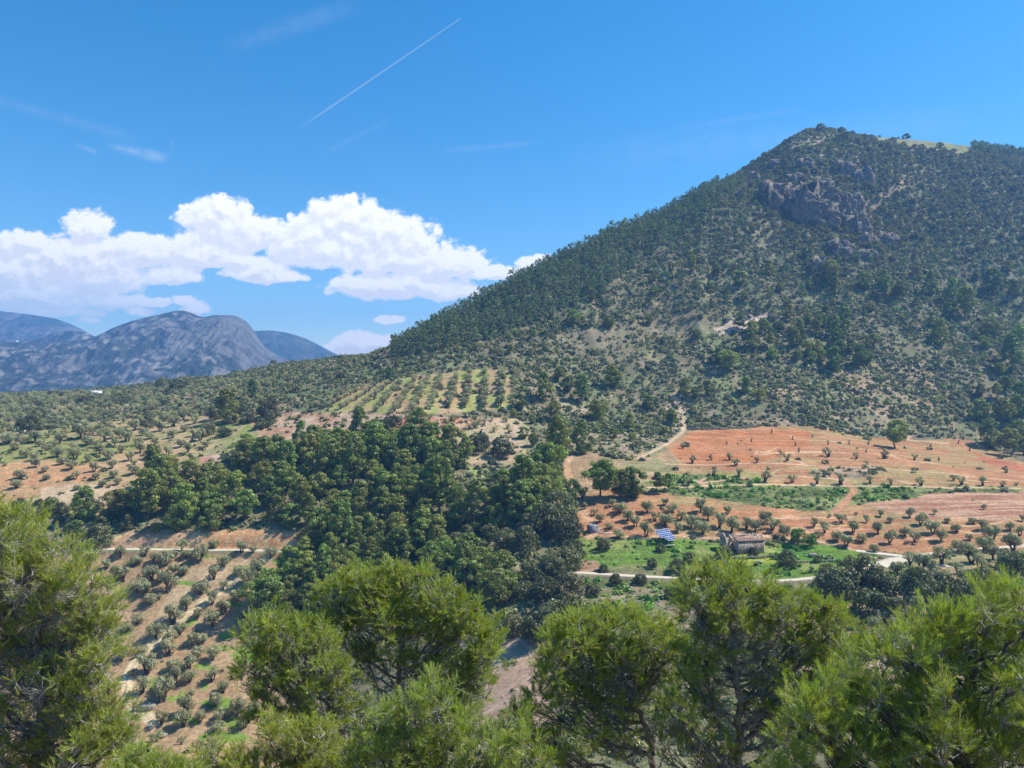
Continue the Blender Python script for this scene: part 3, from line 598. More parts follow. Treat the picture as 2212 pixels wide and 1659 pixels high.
# candidate points over the hillside, with the survey position they are seen at
NC = 520000
cy = np.sqrt(rng.uniform(90**2, 980**2, NC)); cu = rng.uniform(-260, 2520, NC); cx = (cu-UC)/F*cy
cz = ground(cx, cy); _, cv = seen(cx, cy, cz)
yr_u = np.interp(cu, us, np.convolve(np.pad(YR, 10, mode='edge'), np.ones(21)/21, 'valid'))
okc = (cy < yr_u+25) & ~(inpoly(cu, cv, [(1868,280),(1985,290),(2110,312),(2090,334),(1965,318),(1890,304)]) & (cy > 600))
gridded = lambda x, y, s: set()
class Darts:
    def __init__(s): s.g = {}
    def try_(s, x, y, d, cell=4.0):
        k = (int(x//cell), int(y//cell)); m = int(d//cell)+1
        for i in range(k[0]-m, k[0]+m+1):
            for j in range(k[1]-m, k[1]+m+1):
                for (a, b, e) in s.g.get((i, j), ()):
                    dd = max(d, e)*.5+min(d, e)*.5
                    if (a-x)**2+(b-y)**2 < dd*dd: return False
        s.g.setdefault(k, []).append((x, y, d)); return True
DT = Darts()
TREES = []; STUFF = []      # (kind, zone, x, y, z, width metres)
def put(kind, zone, lst, org=(0, 0), k=None, wk=1.0, wmin=1.2, wmax=14):
    for a in lst:
        u, v, w = a[:3]
        if k: u, v, w = (org[0]+u/k)/1.8228, (org[1]+v/k)/1.8228, w/k/1.8228
        x, y, z = at(u, v); wd = min(max(w*wk*y/F, wmin), wmax)
        DT.try_(x, y, wd*.7) or DT.g.setdefault((int(x//4), int(y//4)), []).append((x, y, wd*.7))
        TREES.append((kind, zone, x, y, z, wd))
def fill(kind, zone, poly, gap, w0, w1, limit=9999, ymin=150, ymax=900, tries=60000, store=None):
    sel = np.nonzero(okc & inpoly(cu, cv, poly) & (cy > ymin) & (cy < ymax))[0]; sel = rng.permutation(sel)[:tries]; n = 0
    for i in sel:
        w = rng.uniform(w0, w1)
        if DT.try_(cx[i], cy[i], gap*w/((w0+w1)/2)):
            (TREES if store is None else store).append((kind, zone, cx[i], cy[i], cz[i], w)); n += 1
            if n >= limit:
                if store is not None: break
                store = STUFF
    return n
A_ = [(90,300,125),(30,235,110),(185,350,115),(440,265,75),(530,315,100),(480,355,50),(635,385,100),(710,430,110),(770,315,105),(845,390,95),(885,230,60),(1005,180,55),(795,165,30),(570,185,40),(665,235,100),(945,480,90),(975,330,100),(1085,230,60),(1085,405,100),(1205,345,95),(1250,185,80),(1285,395,105),(1345,250,105),(1440,320,110),(1452,160,55),(1515,385,110),(1565,230,60),(1650,310,90),(1660,475,125),(1755,380,75),(1785,240,75),(1865,295,95),(1875,120,45),(1885,465,135),(1950,370,140),(1945,545,110),(2095,295,90),(2110,475,160),(2175,345,90),(2200,220,50)]
put('olive', 'red field by ruin', A_, (3000, 1950), 2.1434)
put('olive', 'strip below the junction', [(1760,575,160),(1520,580,170),(2085,610,150),(1845,635,130),(1140,660,130),(1350,640,160),(1430,660,110),(1240,730,150),(1700,720,120),(1920,660,60),(2190,540,60),(1300,720,110),(1500,730,130),(1600,800,110),(950,1180,150),(1060,1230,150),(1130,1130,140),(1000,1080,140),(1180,1050,150),(1250,950,150),(1320,1000,140),(1400,900,130),(1100,960,120),(900,1280,140),(1180,1300,140)], (3000, 1950), 2.1434)
put('olive', 'red field by solar panels', [(255,50,110),(285,150,70),(385,215,90),(450,295,110),(585,125,95),(670,195,145),(545,370,105),(645,470,140),(750,280,125),(835,345,130),(945,455,150),(965,190,125),(1045,275,130),(1155,110,85),(1245,185,150),(1165,330,180),(1295,400,100),(1335,270,130),(1445,360,170),(1560,420,190),(1540,190,140),(1625,270,150),(1755,355,160),(1840,200,90),(1920,290,90),(1880,410,180),(2045,370,130),(2140,395,130)], (2200, 1950), 2.765)
put('young', 'upper red field', [(130,380,45),(175,420,60),(195,495,60),(325,400,45),(385,530,60),(400,470,40),(490,340,35),(540,385,60),(575,540,60),(750,550,55),(825,355,70),(920,555,60),(1025,370,50),(1100,415,35),(1125,545,60),(1225,370,55),(1270,555,50),(1440,380,50),(1480,560,70),(1715,525,45),(1770,555,65),(1920,560,65),(2060,570,50),(2160,560,30),(2080,470,45),(20,490,50),(0,380,30),(-130,400,50),(-200,300,45),(-160,560,60)], (2800, 1600), 1.7955, wk=1.1)
put('olive', 'orchard below the road', [(120,185,80),(315,170,80),(490,160,85),(215,250,60),(410,235,85),(450,215,60),(745,125,90),(965,110,80),(1170,135,90),(1250,135,60),(1375,165,90),(780,175,80),(845,160,60),(870,205,110),(545,205,70),(640,220,130),(690,265,70),(535,325,110),(605,345,80),(755,300,90),(1045,235,100),(975,325,90),(1150,300,90),(1285,265,100),(1210,370,130),(1420,380,60),(285,325,90),(330,345,90),(430,410,130),(490,430,90),(650,415,140),(880,430,120),(1040,400,70),(1135,480,100),(530,500,100),(585,470,50),(780,540,100),(965,500,90),(1040,570,110),(860,600,70),(685,640,130),(430,640,110),(960,655,120),(565,745,140),(735,710,90),(350,700,100),(460,860,90),(660,800,110),(820,790,90),(890,770,90),(970,890,110),(850,880,100),(650,860,110),(320,900,110),(500,990,130),(690,970,110),(800,960,100),(400,1010,60),(470,1130,110),(620,1110,140),(700,1060,110),(805,1050,120),(610,1190,150),(960,1050,100),(1040,1125,90),(820,1140,50),(985,1220,110),(1140,1290,130),(880,1330,100),(760,1365,120),(600,1350,110),(780,1280,130),(1020,1320,110),(1190,1370,100),(1000,1400,110),(960,1490,90),(745,1490,70),(570,1470,110),(390,1500,90),(960,1590,130),(860,1540,90),(1260,1300,110),(540,1640,120),(330,1650,140),(450,1620,90)], (300, 2100), 1.795)
put('olive', 'far-left sloping orchard', [(45,550,40),(5,510,40),(35,790,30),(130,730,85),(150,655,75),(125,430,70),(200,485,80),(280,510,75),(285,565,75),(360,600,70),(365,665,60),(70,380,110),(160,385,70),(280,365,110),(375,330,70),(310,400,60),(370,430,80),(450,485,110),(430,410,80),(490,350,70),(470,380,90),(495,540,80),(565,580,90),(595,660,65),(570,420,80),(600,500,120),(605,745,60),(620,810,40),(660,340,130),(640,300,60),(690,390,100),(740,300,90),(790,460,80),(760,410,80),(700,520,70),(745,600,70),(755,665,60),(830,360,130),(800,310,90),(865,500,100),(890,570,80),(900,650,80),(910,400,80),(960,450,70),(870,260,70),(940,330,100),(1010,360,100),(1030,510,80),(1060,620,90),(1060,545,70),(1090,390,80),(1110,450,90),(1075,270,80),(1140,310,70),(1180,340,90),(1180,500,100),(1215,610,120),(1225,385,70),(1255,440,70),(1280,670,70),(1265,280,90),(1330,480,80),(1370,330,100),(1380,240,90),(1375,520,80),(1385,600,80),(1430,405,70),(1485,445,80),(1515,520,80),(1590,350,80),(1640,400,70),(1540,220,80),(1450,190,70),(1460,280,70),(1530,320,60),(810,720,80),(930,700,70),(990,300,60),(1300,200,80),(1040,240,60)], (0, 1560), 2.0109)
k1 = 1.646
put('oak', 'hillside beyond orchards', [(1065,700,130),(1160,718,120),(770,785,80),(815,805,80),(1070,812,50),(950,965,95),(1400,905,110),(1570,862,120),(1750,892,180),(1350,1012,110),(1450,1020,90),(1740,950,110),(1600,930,100),(1500,935,90),(250,885,90),(1690,970,80),(2210,525,50),(1770,552,50),(210,980,120),(150,960,90),(330,760,60),(390,765,60),(540,800,70),(590,790,60)], (0, 1100), k1)
put('oak', 'edge of the valley wood', [(1175,1158,75),(1225,1163,72),(1205,1140,85),(1140,1152,52),(1228,1228,62),(1195,1243,60),(1238,1204,56),(1135,1193,60),(1092,1183,52),(1060,1163,50),(1175,1292,62),(1225,1302,72),(1200,1362,82),(1245,1347,72),(1150,1253,60),(1160,1385,74),(1110,1372,52),(1255,1385,40),(1130,1290,50),(845,943,62),(1083,985,60),(1035,975,55),(215,1184,56),(1040,1195,45),(985,1185,40),(1010,1170,38)])
put('oak', 'thicket below the junction', [(1810,1292,84),(1860,1282,104),(1903,1290,84),(1872,1338,88),(1985,1303,94),(2068,1305,74),(2120,1280,72),(2200,1255,86),(1790,1262,50),(2030,1330,60),(1930,1340,70)])
put('oak', 'green meadow', [(1302,1190,34),(1427,1192,22),(1409,1226,24),(1463,1236,36),(1490,1216,30),(1304,1236,22),(1280,1285,34),(1550,1238,46),(1565,1206,36),(1531,1222,30),(1610,1238,26),(1700,1225,44),(1630,1200,20),(1766,1215,20),(1384,1262,30),(1330,1262,28),(1475,1262,28),(1450,1290,34),(1520,1275,30)])
put('pine', 'slope above the fields', [(1385,928,120),(1655,915,120),(1570,1130,150),(1870,968,80),(2145,938,90),(1740,705,120),(1555,795,110),(1320,795,120),(1110,895,62),(1160,842,100),(1405,655,70),(1470,725,80),(1180,1032,75),(1245,1085,80),(1350,1072,100),(1440,1062,80),(1760,1045,70),(1885,1048,62),(310,640,60),(215,690,40),(1100,480,50),(2090,1010,55),(1430,1170,50)], (1344, 1100), k1, wk=.95)
put('pine', 'dirt track bend', [(1297,1075,92),(1340,1076,60),(1370,1075,60),(1424,1064,36),(1445,1060,24)], wk=.95)
put('pine', 'slope above the fields', [(1936,968,52),(412,1070,76),(440,1062,40),(545,858,22),(493,912,46),(2180,985,50),(2140,965,40),(2205,960,50),(2170,920,50),(2210,900,50),(2120,910,40)])
put('walnut', 'valley', [(1727,1178,40),(1752,1182,28),(570,1002,46),(934,945,34)])
W1 = [(300,1075),(330,1045),(380,1020),(430,1075),(520,1040),(530,985),(600,985),(700,965),(730,960),(800,945),(900,930),(960,955),(1000,985),(1060,1015),(1040,1080),(1100,1065),(1150,1010),(1205,1010),(1222,1060),(1240,1100),(1170,1110),(1130,1160),(1050,1160),(1010,1170),(960,1150),(900,1150),(760,1150),(680,1180),(640,1148),(560,1150),(500,1143),(420,1148),(350,1146),(300,1110)]
# keep the woodland clearing and the scar open
for u_ in range(1008, 1066, 6):
    for v_ in range(1006, 1092, 7):
        x_, y_, z_ = at(u_, v_); DT.try_(x_, y_, 1.5)
put('pine', 'lower valley wood', [(570,1345,84),(628,1338,60),(668,1330,50)])
W2 = [(650,1195),(700,1170),(800,1165),(900,1165),(960,1185),(1000,1230),(1080,1245),(1130,1240),(1140,1300),(1080,1330),(1000,1300),(900,1290),(760,1320),(640,1340),(560,1350),(540,1300),(620,1250)]
fill('pine', 'valley pine wood', W1, 6.0, 7.5, 12.5, 118, 230, 380)
fill('pine', 'lower valley wood', W2, 5.6, 7.0, 11.5, 56, 195, 290)
fill('pine', 'mid-slope pine clump', [(1590,715),(1680,690),(1780,680),(1880,710),(1900,770),(1860,800),(1740,800),(1660,775),(1590,740)], 6.0, 6.5, 9.5, 34, 430, 620)
put('pine', 'steep mountain flank', [(1570,800,40),(1555,785,30),(1505,735,22),(1800,800,40),(1795,610,46),(1870,625,34),(1905,640,34),(1940,650,36),(2060,660,60),(2085,690,56),(2150,640,40),(2010,640,36),(2030,745,40),(2140,730,64),(2200,740,40),(2190,800,50),(1500,860,26),(1530,855,22),(1480,855,24),(1400,885,28),(1330,840,30),(1290,905,34),(1450,915,26),(1610,850,24),(1640,870,24)])
fill('pine', 'steep mountain flank', [(1150,680),(1500,560),(1640,600),(1800,590),(1990,600),(2212,560),(2300,800),(2200,830),(1900,690),(1700,670),(1560,680),(1300,720)], 13, 6.0, 10.0, 32, 430, 660)
fill('pine', 'steep mountain flank', [(2080,840),(2300,820),(2300,1000),(2200,985),(2150,950),(2100,900)], 6.5, 5.0, 8.0, 10, 350, 520)
fill('oak', 'thicket above the road', [(-60,1110),(60,1090),(250,1085),(330,1070),(330,1140),(220,1160),(100,1180),(-60,1180)], 6, 3.5, 6.5, 26)
put('pine', 'bank above the road', [(337,1150,18),(382,1150,26),(438,1150,14),(180,1125,50),(165,1178,44),(250,1120,56),(110,1110,30)])
fill('oak', 'summit slopes', [(1700,300),(1850,300),(2000,330),(2212,350),(2300,380),(2300,560),(2100,560),(1900,540),(1880,440),(1760,380),(1650,420),(1560,440),(1640,350)], 7.4, 4.5, 9.0, 185, 560, 880)
put('oak', 'summit slopes', [(1772,281,22),(1818,288,20),(1840,292,16),(1708,304,16),(1795,284,10),(1750,284,9),(1822,300,26),(1880,300,14),(1930,306,16),(1957,300,18),(1905,318,18),(1990,322,16),(2030,318,18),(2060,330,14),(1900,294,8),(1940,297,7)])
fill('pine', '', [(850,775),(850,752),(890,722),(1060,620),(1200,550),(1420,455),(1560,385),(1640,350),(1600,405),(1450,525),(1300,625),(1200,685),(1050,730),(880,772)], 4.8, 5.0, 8.6, 1500, 380, 700, 200000, STUFF)
fill('pine', '', [(1050,735),(1200,690),(1300,630),(1450,530),(1600,410),(1660,420),(1560,560),(1450,640),(1300,700),(1150,735)], 8.0, 5.0, 8.6, 260, 380, 700, 120000, STUFF)
fill('pine', '', [(1970,290),(2100,300),(2300,330),(2300,352),(2120,330),(1985,308)], 5.0, 6, 9, 200, 800, 960, 60000, STUFF)
fill('pine', '', [(1500,560),(1640,520),(1900,560),(2300,480),(2300,850),(2200,830),(1900,690),(1560,690),(1350,700)], 9.5, 5.0, 9.0, 520, 430, 720, 120000, STUFF)
fill('pine', '', [(1100,800),(1500,720),(1700,830),(1900,880),(1500,900),(1250,960),(1100,900)], 12, 2.5, 4.5, 90, 330, 520, 60000, STUFF)
fill('oak', '', [(1640,340),(1850,295),(2300,360),(2300,620),(1900,600),(1560,600),(1480,480)], 5.4, 3.5, 8.5, 1900, 520, 880, 200000, STUFF)
fill('oak', '', [(800,780),(1200,720),(1560,700),(1700,830),(2100,820),(2200,940),(1900,900),(1500,905),(1100,900),(800,860)], 10, 2.2, 4.5, 320, 330, 620, 120000, STUFF)
fill('oak', '', [(-200,850),(330,830),(560,800),(760,775),(800,850),(640,900),(250,930),(-200,960)], 13, 2.5, 5.5, 150, 380, 700, 60000, STUFF)
fill('olive', '', [(-250,865),(0,858),(330,845),(480,822),(620,830),(600,885),(430,900),(250,915),(-250,965)], 7.4, 3.6, 5.0, 900, 400, 700, 150000, STUFF)
fill('olive', '', [(1960,1218),(2212,1200),(2350,1200),(2350,1260),(2000,1270)], 9, 4, 5.5, 14, 170, 300, 60000, STUFF)
for (u_, v_, w_, h_) in [(1750,440,92,92),(1813,446,56,66),(1848,446,38,60),(1854,486,50,50),(1675,424,64,66),(1825,364,46,38),(1868,378,40,38),(1879,513,36,30),(1917,514,46,34),(1817,537,48,38),(1773,572,40,38),(1712,420,30,60)]:
    for q_ in range(int(w_/4)):
        x_, y_, z_ = at(u_+rng.uniform(-.6, .6)*w_, v_+h_*rng.uniform(.42, .62)); STUFF.append(('oak', '', x_, y_-3, float(ground(x_, y_-3)[0]), rng.uniform(3.5, 6.5)))
    for q_ in range(int(w_/7)):
        x_, y_, z_ = at(u_+rng.uniform(-.45, .45)*w_, v_+h_*.30); STUFF.append(('oak', '', x_, y_-1.5, z_+rng.uniform(.0, .75)*h_*y_/F*.9, rng.uniform(2.0, 3.4)))
# the striped grove on the hillside: straight planted rows
rows = [((1030,825),(1045,600)),((925,825),(938,600)),((805,830),(830,620)),((695,830),(745,640)),((580,840),(640,650)),((460,850),(560,650)),((350,855),(480,660)),((230,855),(380,680)),((100,855),(290,690)),((0,840),(210,700)),((-90,830),(130,710)),((-170,830),(40,730)),((1120,800),(1135,620))]
ng = 0
for ri, (a, b) in enumerate(rows):
    pa = at((1344+a[0]/k1)/1.8228, (1100+a[1]/k1)/1.8228); pb = at((1344+b[0]/k1)/1.8228, (1100+b[1]/k1)/1.8228)
    L = math.hypot(pb[0]-pa[0], pb[1]-pa[1]); n = int(L/3.9)
    for i in range(n+1):
        t = i/max(n, 1); x = pa[0]+(pb[0]-pa[0])*t+rng.normal()*.3; y = pa[1]+(pb[1]-pa[1])*t+rng.normal()*.3; z = float(ground(x, y)[0]); w = rng.uniform(4.2, 5.3)
        DT.try_(x, y, 3.0)
        if ri < 4 and i < 8: TREES.append(('olive', 'striped hillside grove', x, y, z, w))
        else: STUFF.append(('olive', '', x, y, z, w))
for (a, b) in [((800,985),(1030,890)),((560,925),(0,960)),((0,1010),(180,1000)),((1070,1040),(1075,930)),((1000,990),(930,1000)),((450,915),(700,910)),((440,960),(520,1010))]:
    pa = at((1344+a[0]/k1)/1.8228, (1100+a[1]/k1)/1.8228); pb = at((1344+b[0]/k1)/1.8228, (1100+b[1]/k1)/1.8228); L = math.hypot(pb[0]-pa[0], pb[1]-pa[1]); n = int(L/(3.2 if a[0] == 800 else 6.5))
    for i in range(n+1):
        t = i/max(n, 1); x = pa[0]+(pb[0]-pa[0])*t+rng.normal()*.8; y = pa[1]+(pb[1]-pa[1])*t+rng.normal()*.8; STUFF.append(('olive', '', x, y, float(ground(x, y)[0]), rng.uniform(2.6, 4.4)))

ORD = 'first second third fourth fifth sixth seventh eighth ninth tenth eleventh twelfth thirteenth fourteenth fifteenth sixteenth seventeenth eighteenth nineteenth twentieth twenty-first twenty-second twenty-third twenty-fourth twenty-fifth twenty-sixth twenty-seventh twenty-eighth twenty-ninth thirtieth'.split()
WORD = {'pine': ('pine_tree', 'pine', 'pine tree'), 'olive': ('olive_tree', 'olive tree', 'olive tree'), 'young': ('olive_tree', 'olive tree', 'pruned olive'), 'oak': ('holm_oak', 'holm oak', 'holm oak'), 'walnut': ('broadleaf_tree', 'tree', 'bright tree')}
groups = {}
for t in TREES: groups.setdefault((t[0], t[1]), []).append(t)
WAL = ['bright green leafy tree with double crown beside the stone ruin, its taller half', 'bright green leafy tree, lower half of the double crown beside the ruin', 'bright yellow-green leafy tree above the valley pine wood, beside the red scar', 'bright green leafy tree at the top edge of the valley pine wood']
wi = 0; rr_ = np.random.default_rng(5)
for (kind, zone), L in groups.items():
    L = sorted(L, key=lambda t: seen(t[2], t[3], t[4])[1]); n = len(L); nrow = max(1, int(round(math.sqrt(n/2.6)))) if n > 7 else 1
    cuts = np.array_split(np.arange(n), nrow)
    for r_i, ids in enumerate(cuts):
        row = sorted((L[i] for i in ids), key=lambda t: t[2]/t[3])
        for q, (kd, zn, x, y, z, w) in enumerate(row):
            nm, cat, wd = WORD[kd]
            if kd == 'walnut': lab = WAL[wi % 4]; wi += 1
            elif nrow > 1: lab = f'{wd}, {ORD[q]} from the left in {ORD[r_i]} row of the {zn}'
            else: lab = f'{wd}, {ORD[q]} from the left on the {zn}'
            P = PR[kd]; fard = y > 420 and kd == 'oak'
            s = w/(P[0]['w']); rz = rr_.uniform(0, 6.28); i = int(rr_.integers(0, len(P))); s = w/P[i]['w']
            gp = {'pine': 'pines of the ', 'olive': 'olive trees of the ', 'young': 'olive trees of the ', 'oak': 'holm oaks of the ', 'walnut': 'bright trees of the '}[kd]+zn
            if fard:
                i = int(rr_.integers(0, len(PFM[kd]))); wf = 2*np.percentile(np.hypot(PF[kd][i][0][0][:, 0], PF[kd][i][0][0][:, 1]), 96); s = w/wf
                link(nm, PFM[kd][i], None, (x, y, z-.15), (0, 0, rz), s, label=lab, category=cat, group=gp)
            else:
                sz = s*rr_.uniform(.92, 1.12); e = link(nm, None, None, (x, y, z-.1), (rr_.normal()*.05, rr_.normal()*.05, rz), (s*rr_.uniform(.86, 1.12), s*rr_.uniform(.86, 1.12), sz), label=lab, category=cat, group=gp)
                link('crown', P[i]['crown'], e); link('trunk', P[i]['trunk'], e)

def merged(name, items, protos, leaf, bark, label, zs=1.0, fullw=None):
    V, Fc, Cc, MI, off = [], [], [], [], 0; r = np.random.default_rng(77)
    js = [joined(p) for p in protos]; ws = [2*np.percentile(np.hypot(p[0][0][:, 0], p[0][0][:, 1]), 96) for p in protos]
    for (_, _, x, y, z, w) in items:
        i = int(r.integers(0, len(js))); v, f, c, mi = js[i]; s = w/ws[i]; a = r.uniform(0, 6.28); ca, sa = math.cos(a), math.sin(a)
        vv = v*s; V.append(np.stack([vv[:, 0]*ca-vv[:, 1]*sa+x, vv[:, 0]*sa+vv[:, 1]*ca+y, vv[:, 2]*zs*r.uniform(.85, 1.15)+z-.15], 1)); Fc.append(f+off); off += len(v)
        Cc.append(c*r.uniform(.75, 1.25)*np.array([r.uniform(.9, 1.15), 1, r.uniform(.85, 1.15)])); MI.append(mi)
    link(name, mkmesh(name, np.concatenate(V), np.concatenate(Fc), np.concatenate(Cc), False, [M[leaf], M[bark]], np.concatenate(MI)), kind='stuff', label=label)
merged('pine_forest', [t for t in STUFF if t[0] == 'pine' and t[3] > 385], PF['pine'], 'pinefar', 'bark', 'dense wood of small dark pines covering the mountain slope')
merged('pine_wood', [t for t in STUFF if t[0] == 'pine' and t[3] <= 385], [p['pr'] for p in PR['pine']], 'pine', 'bark', 'remaining pines of the valley wood, packed between the larger ones')
merged('oak_scrub', [t for t in STUFF if t[0] == 'oak'], PF['oak'], 'oak', 'bark', 'rounded dark oak scrub dotted over the mountain')
merged('olive_grove', [t for t in STUFF if t[0] == 'olive'], PF['olive'], 'olive', 'obark', 'olive trees covering the far hillsides')

# ------------------------------------------------------------------ low scrub, tussocks and meadow herbs
def bushes(n, seed, up=.5):
    out = []
    for k in range(n):
        r = np.random.default_rng(seed+k); m = 30; d = unit(r.normal(size=(m, 3))+np.array([0, 0, up])); d[:, 2] = np.abs(d[:, 2])
        p = d*np.array([.5, .5, .55])*r.uniform(.55, 1.05, (m, 1))*(1+.25*np.sin(3*np.arctan2(d[:, 1], d[:, 0])+k))[:, None]; nn = unit(d+r.normal(size=(m, 3))*.4)
        out.append(cards(p, nn, .42, .27, r, r.uniform(.75, 1.25, (m, 1))*np.ones((1, 3))))
    return out
BU = bushes(5, 900)
den = np.full(NC, .85)
den = np.where(cy > 440, 1.0, den); den = np.where(cy < 190, .9, den)
def dz(poly, k):
    global den
    den = np.where(inpoly(cu, cv, poly), k, den)
dz([(-500,860),(0,842),(330,826),(600,780),(760,770),(700,850),(640,900),(430,915),(250,925),(0,990),(-500,1010)], .7)
dz([(-500,1000),(0,962),(60,935),(250,905),(430,898),(620,896),(600,930),(520,965),(440,1000),(430,1045),(330,1085),(200,1100),(0,1100),(-500,1130)], .05)
dz([(540,912),(620,890),(905,893),(1110,900),(1120,930),(900,955),(760,975),(640,960)], .22)
dz([(690,893),(730,852),(800,830),(920,808),(1060,795),(1100,800),(1108,882),(1010,890)], .03)
dz([(940,955),(1060,905),(1120,905),(1150,930),(1145,1000),(1005,1000)], .08)
dz([(1550,712),(1600,682),(1668,678),(1640,700),(1600,716)], .05)
dz([(1130,735),(1250,715),(1400,690),(1540,668),(1560,700),(1300,755)], .4)
dz([(1215,1000),(1260,978),(1330,990),(1400,1000),(1440,960),(1490,930),(1640,921),(1750,921),(1860,945),(2090,948),(2150,975),(2400,1020),(2600,1180),(2212,1185),(1960,1195),(1860,1185),(1700,1162),(1250,1158),(1240,1090)], .006)
dz([(1385,1045),(1450,1025),(1560,1026),(1690,1047),(1850,1046),(1990,1050),(1960,1080),(1880,1085),(1800,1104),(1700,1100),(1560,1082),(1400,1060)], .55)
dz([(2000,1050),(2212,1052),(2212,1062),(2000,1066)], .5)
dz([(1740,1020),(1800,1008),(1900,1008),(1915,1020),(1850,1035),(1770,1034)], .5)
dz([(1235,1158),(1300,1166),(1560,1173),(1790,1176),(1895,1205),(1860,1222),(1600,1250),(1240,1232)], .30)
dz([(1690,1172),(1800,1180),(1860,1194),(1850,1212),(1740,1215)], .1)
dz([(1235,1250),(1750,1262),(1900,1230),(1960,1210),(2000,1300),(1700,1380),(1240,1290)], .5)
dz([(1960,1212),(2300,1180),(2300,1270),(1990,1250)], .05)
dz([(-500,1194),(340,1190),(660,1197),(640,1240),(560,1290),(520,1330),(520,1390),(600,1480),(700,1700),(-500,1700)], .015)
dz([(205,1186),(260,1150),(560,1144),(680,1150),(665,1186),(300,1190)], .03)
dz([(1060,1380),(1180,1380),(1200,1560),(1040,1560)], .03)
dz([(1860,285),(2000,292),(2110,316),(2080,340),(1960,322)], .1)
dz([(1850,450),(1960,375),(1990,385),(1920,430),(1880,470)], .2)
patch = fbm(cx/30, cy/30, 3, 81)+fbm(cx/9, cy/9, 2, 83)*.7
keepb = okc & (rng.random(NC) < den*np.clip(.74+patch*1.3, .30, 1.0)*.9)
for pl, w, _ in TR: keepb &= polydist(cx, cy, [tuple(p) for p in pl[::3]]) > w*.6+.5
for pl, w in roads: keepb &= polydist(cx, cy, [tuple(p) for p in pl[::3]]) > w*.7+.8
ib = np.nonzero(keepb)[0]; print("scrub", len(ib))
V, Fc, Cc, off = [], [], [], 0
pal = np.array([(1.0,1.0,1.0),(.78,.92,.80),(.62,.74,.66),(1.15,1.05,.95),(1.05,1.2,.7),(.55,.62,.55),(1.35,1.3,.9)]); r = np.random.default_rng(91)
vi = r.integers(0, 5, len(ib)); gp_ = fbm(cx[ib]/45, cy[ib]/45, 3, 95)
green = inpoly(cu[ib], cv[ib], [(1235,1158),(1560,1173),(1895,1205),(2000,1300),(1700,1380),(1240,1290)]) | inpoly(cu[ib], cv[ib], [(1385,1045),(1450,1025),(1850,1046),(1990,1050),(1960,1080),(1700,1100),(1400,1060)])
for k in range(5):
    s_ = np.nonzero(vi == k)[0]; ii = ib[s_]; n = len(ii)
    if not n: continue
    v, f, c = BU[k]; m = len(v); sz = r.gamma(2.8, .58, n)*np.where(cy[ii] < 300, .75, 1.0); sz = np.clip(sz, .45, 4.2); a = r.uniform(0, 6.28, n)
    X = v[None, :, 0]*np.cos(a)[:, None]-v[None, :, 1]*np.sin(a)[:, None]; Y = v[None, :, 0]*np.sin(a)[:, None]+v[None, :, 1]*np.cos(a)[:, None]
    vv = np.stack([X*sz[:, None]+cx[ii][:, None], Y*sz[:, None]+cy[ii][:, None], v[None, :, 2]*(sz*r.uniform(.75, 1.2, n))[:, None]+cz[ii][:, None]-.05], -1)
    pi_ = np.clip((r.integers(0, 7, n)+(gp_[s_] > .25)*1).astype(int), 0, 6); tint = pal[pi_]*r.uniform(.75, 1.2, (n, 1)); tint = np.where(green[s_][:, None], tint*np.array([.95, 1.45, .55]), tint)
    V.append(vv.reshape(-1, 3)); Fc.append((f[None]+(np.arange(n)*m)[:, None, None]+off).reshape(-1, 4)); off += n*m; Cc.append((c[None]*tint[:, None]).reshape(-1, 3))
link('scrub', mkmesh('scrub', np.concatenate(V), np.concatenate(Fc), np.concatenate(Cc), False, [M['scrub']]), kind='stuff', label='low grey-green scrub covering the slopes')
# ------------------------------------------------------------------ the near pines: limbs, bare twigs, needled shoots, cones
def P3(u, v, Y): return np.array([(u-UC)/F*Y, Y, (VC-v)/F*Y])
def needles(r, base, ax, L, nn, nl, nw, tint):
    """base (n,3) where the needled part of each shoot starts, ax (n,3) its direction, L (n,) its length"""
    n = len(base); t = r.uniform(0, 1, (n, nn))**.8; o = base[:, None]+ax[:, None]*(t*L[:, None])[..., None]
    q = unit(np.cross(ax[:, None], r.normal(size=(n, nn, 3)))); sp = r.uniform(.45, .95, (n, nn, 1))*(1.15-.55*t[..., None])
    d = unit(ax[:, None]*1.0+q*sp*.85+np.array([0, 0, .12])); ln = nl*r.uniform(.75, 1.15, (n, nn, 1)); s = np.cross(d, unit(r.normal(size=d.shape)))
    tip = o+d*ln; tip[..., 2] -= .006; w = nw*.5
    v = np.stack([o-s*w*.8, o+d*ln*.5+s*w, tip, o+d*ln*.5-s*w], 2).reshape(-1, 3)
    c = np.repeat((tint[:, None]*r.uniform(.78, 1.2, (n, nn, 1))).reshape(-1, 3), 4, 0)
    return v, np.arange(len(v)).reshape(-1, 4), c
def stems(a, b, c, r0, r1, sides=3):
    """many thin bent twigs a->b->c"""
    n = len(a); P = np.stack([a, b, c], 1); d = unit(c-a); s = unit(np.cross(d, np.array([.3, .2, 1.]))); q = np.cross(d, s); an = np.linspace(0, 2*np.pi, sides, endpoint=False)
    R = np.linspace(r0, r1, 3)[None, :, None, None]
    ring = np.cos(an)[None, None, :, None]*s[:, None, None]+np.sin(an)[None, None, :, None]*q[:, None, None]
    v = P[:, :, None]+R*ring; ix = np.arange(n*3*sides).reshape(n, 3, sides); nx = np.roll(ix, -1, 2)
    f = np.stack([ix[:, :-1], nx[:, :-1], nx[:, 1:], ix[:, 1:]], -1).reshape(-1, 4)
    return v.reshape(-1, 3), f
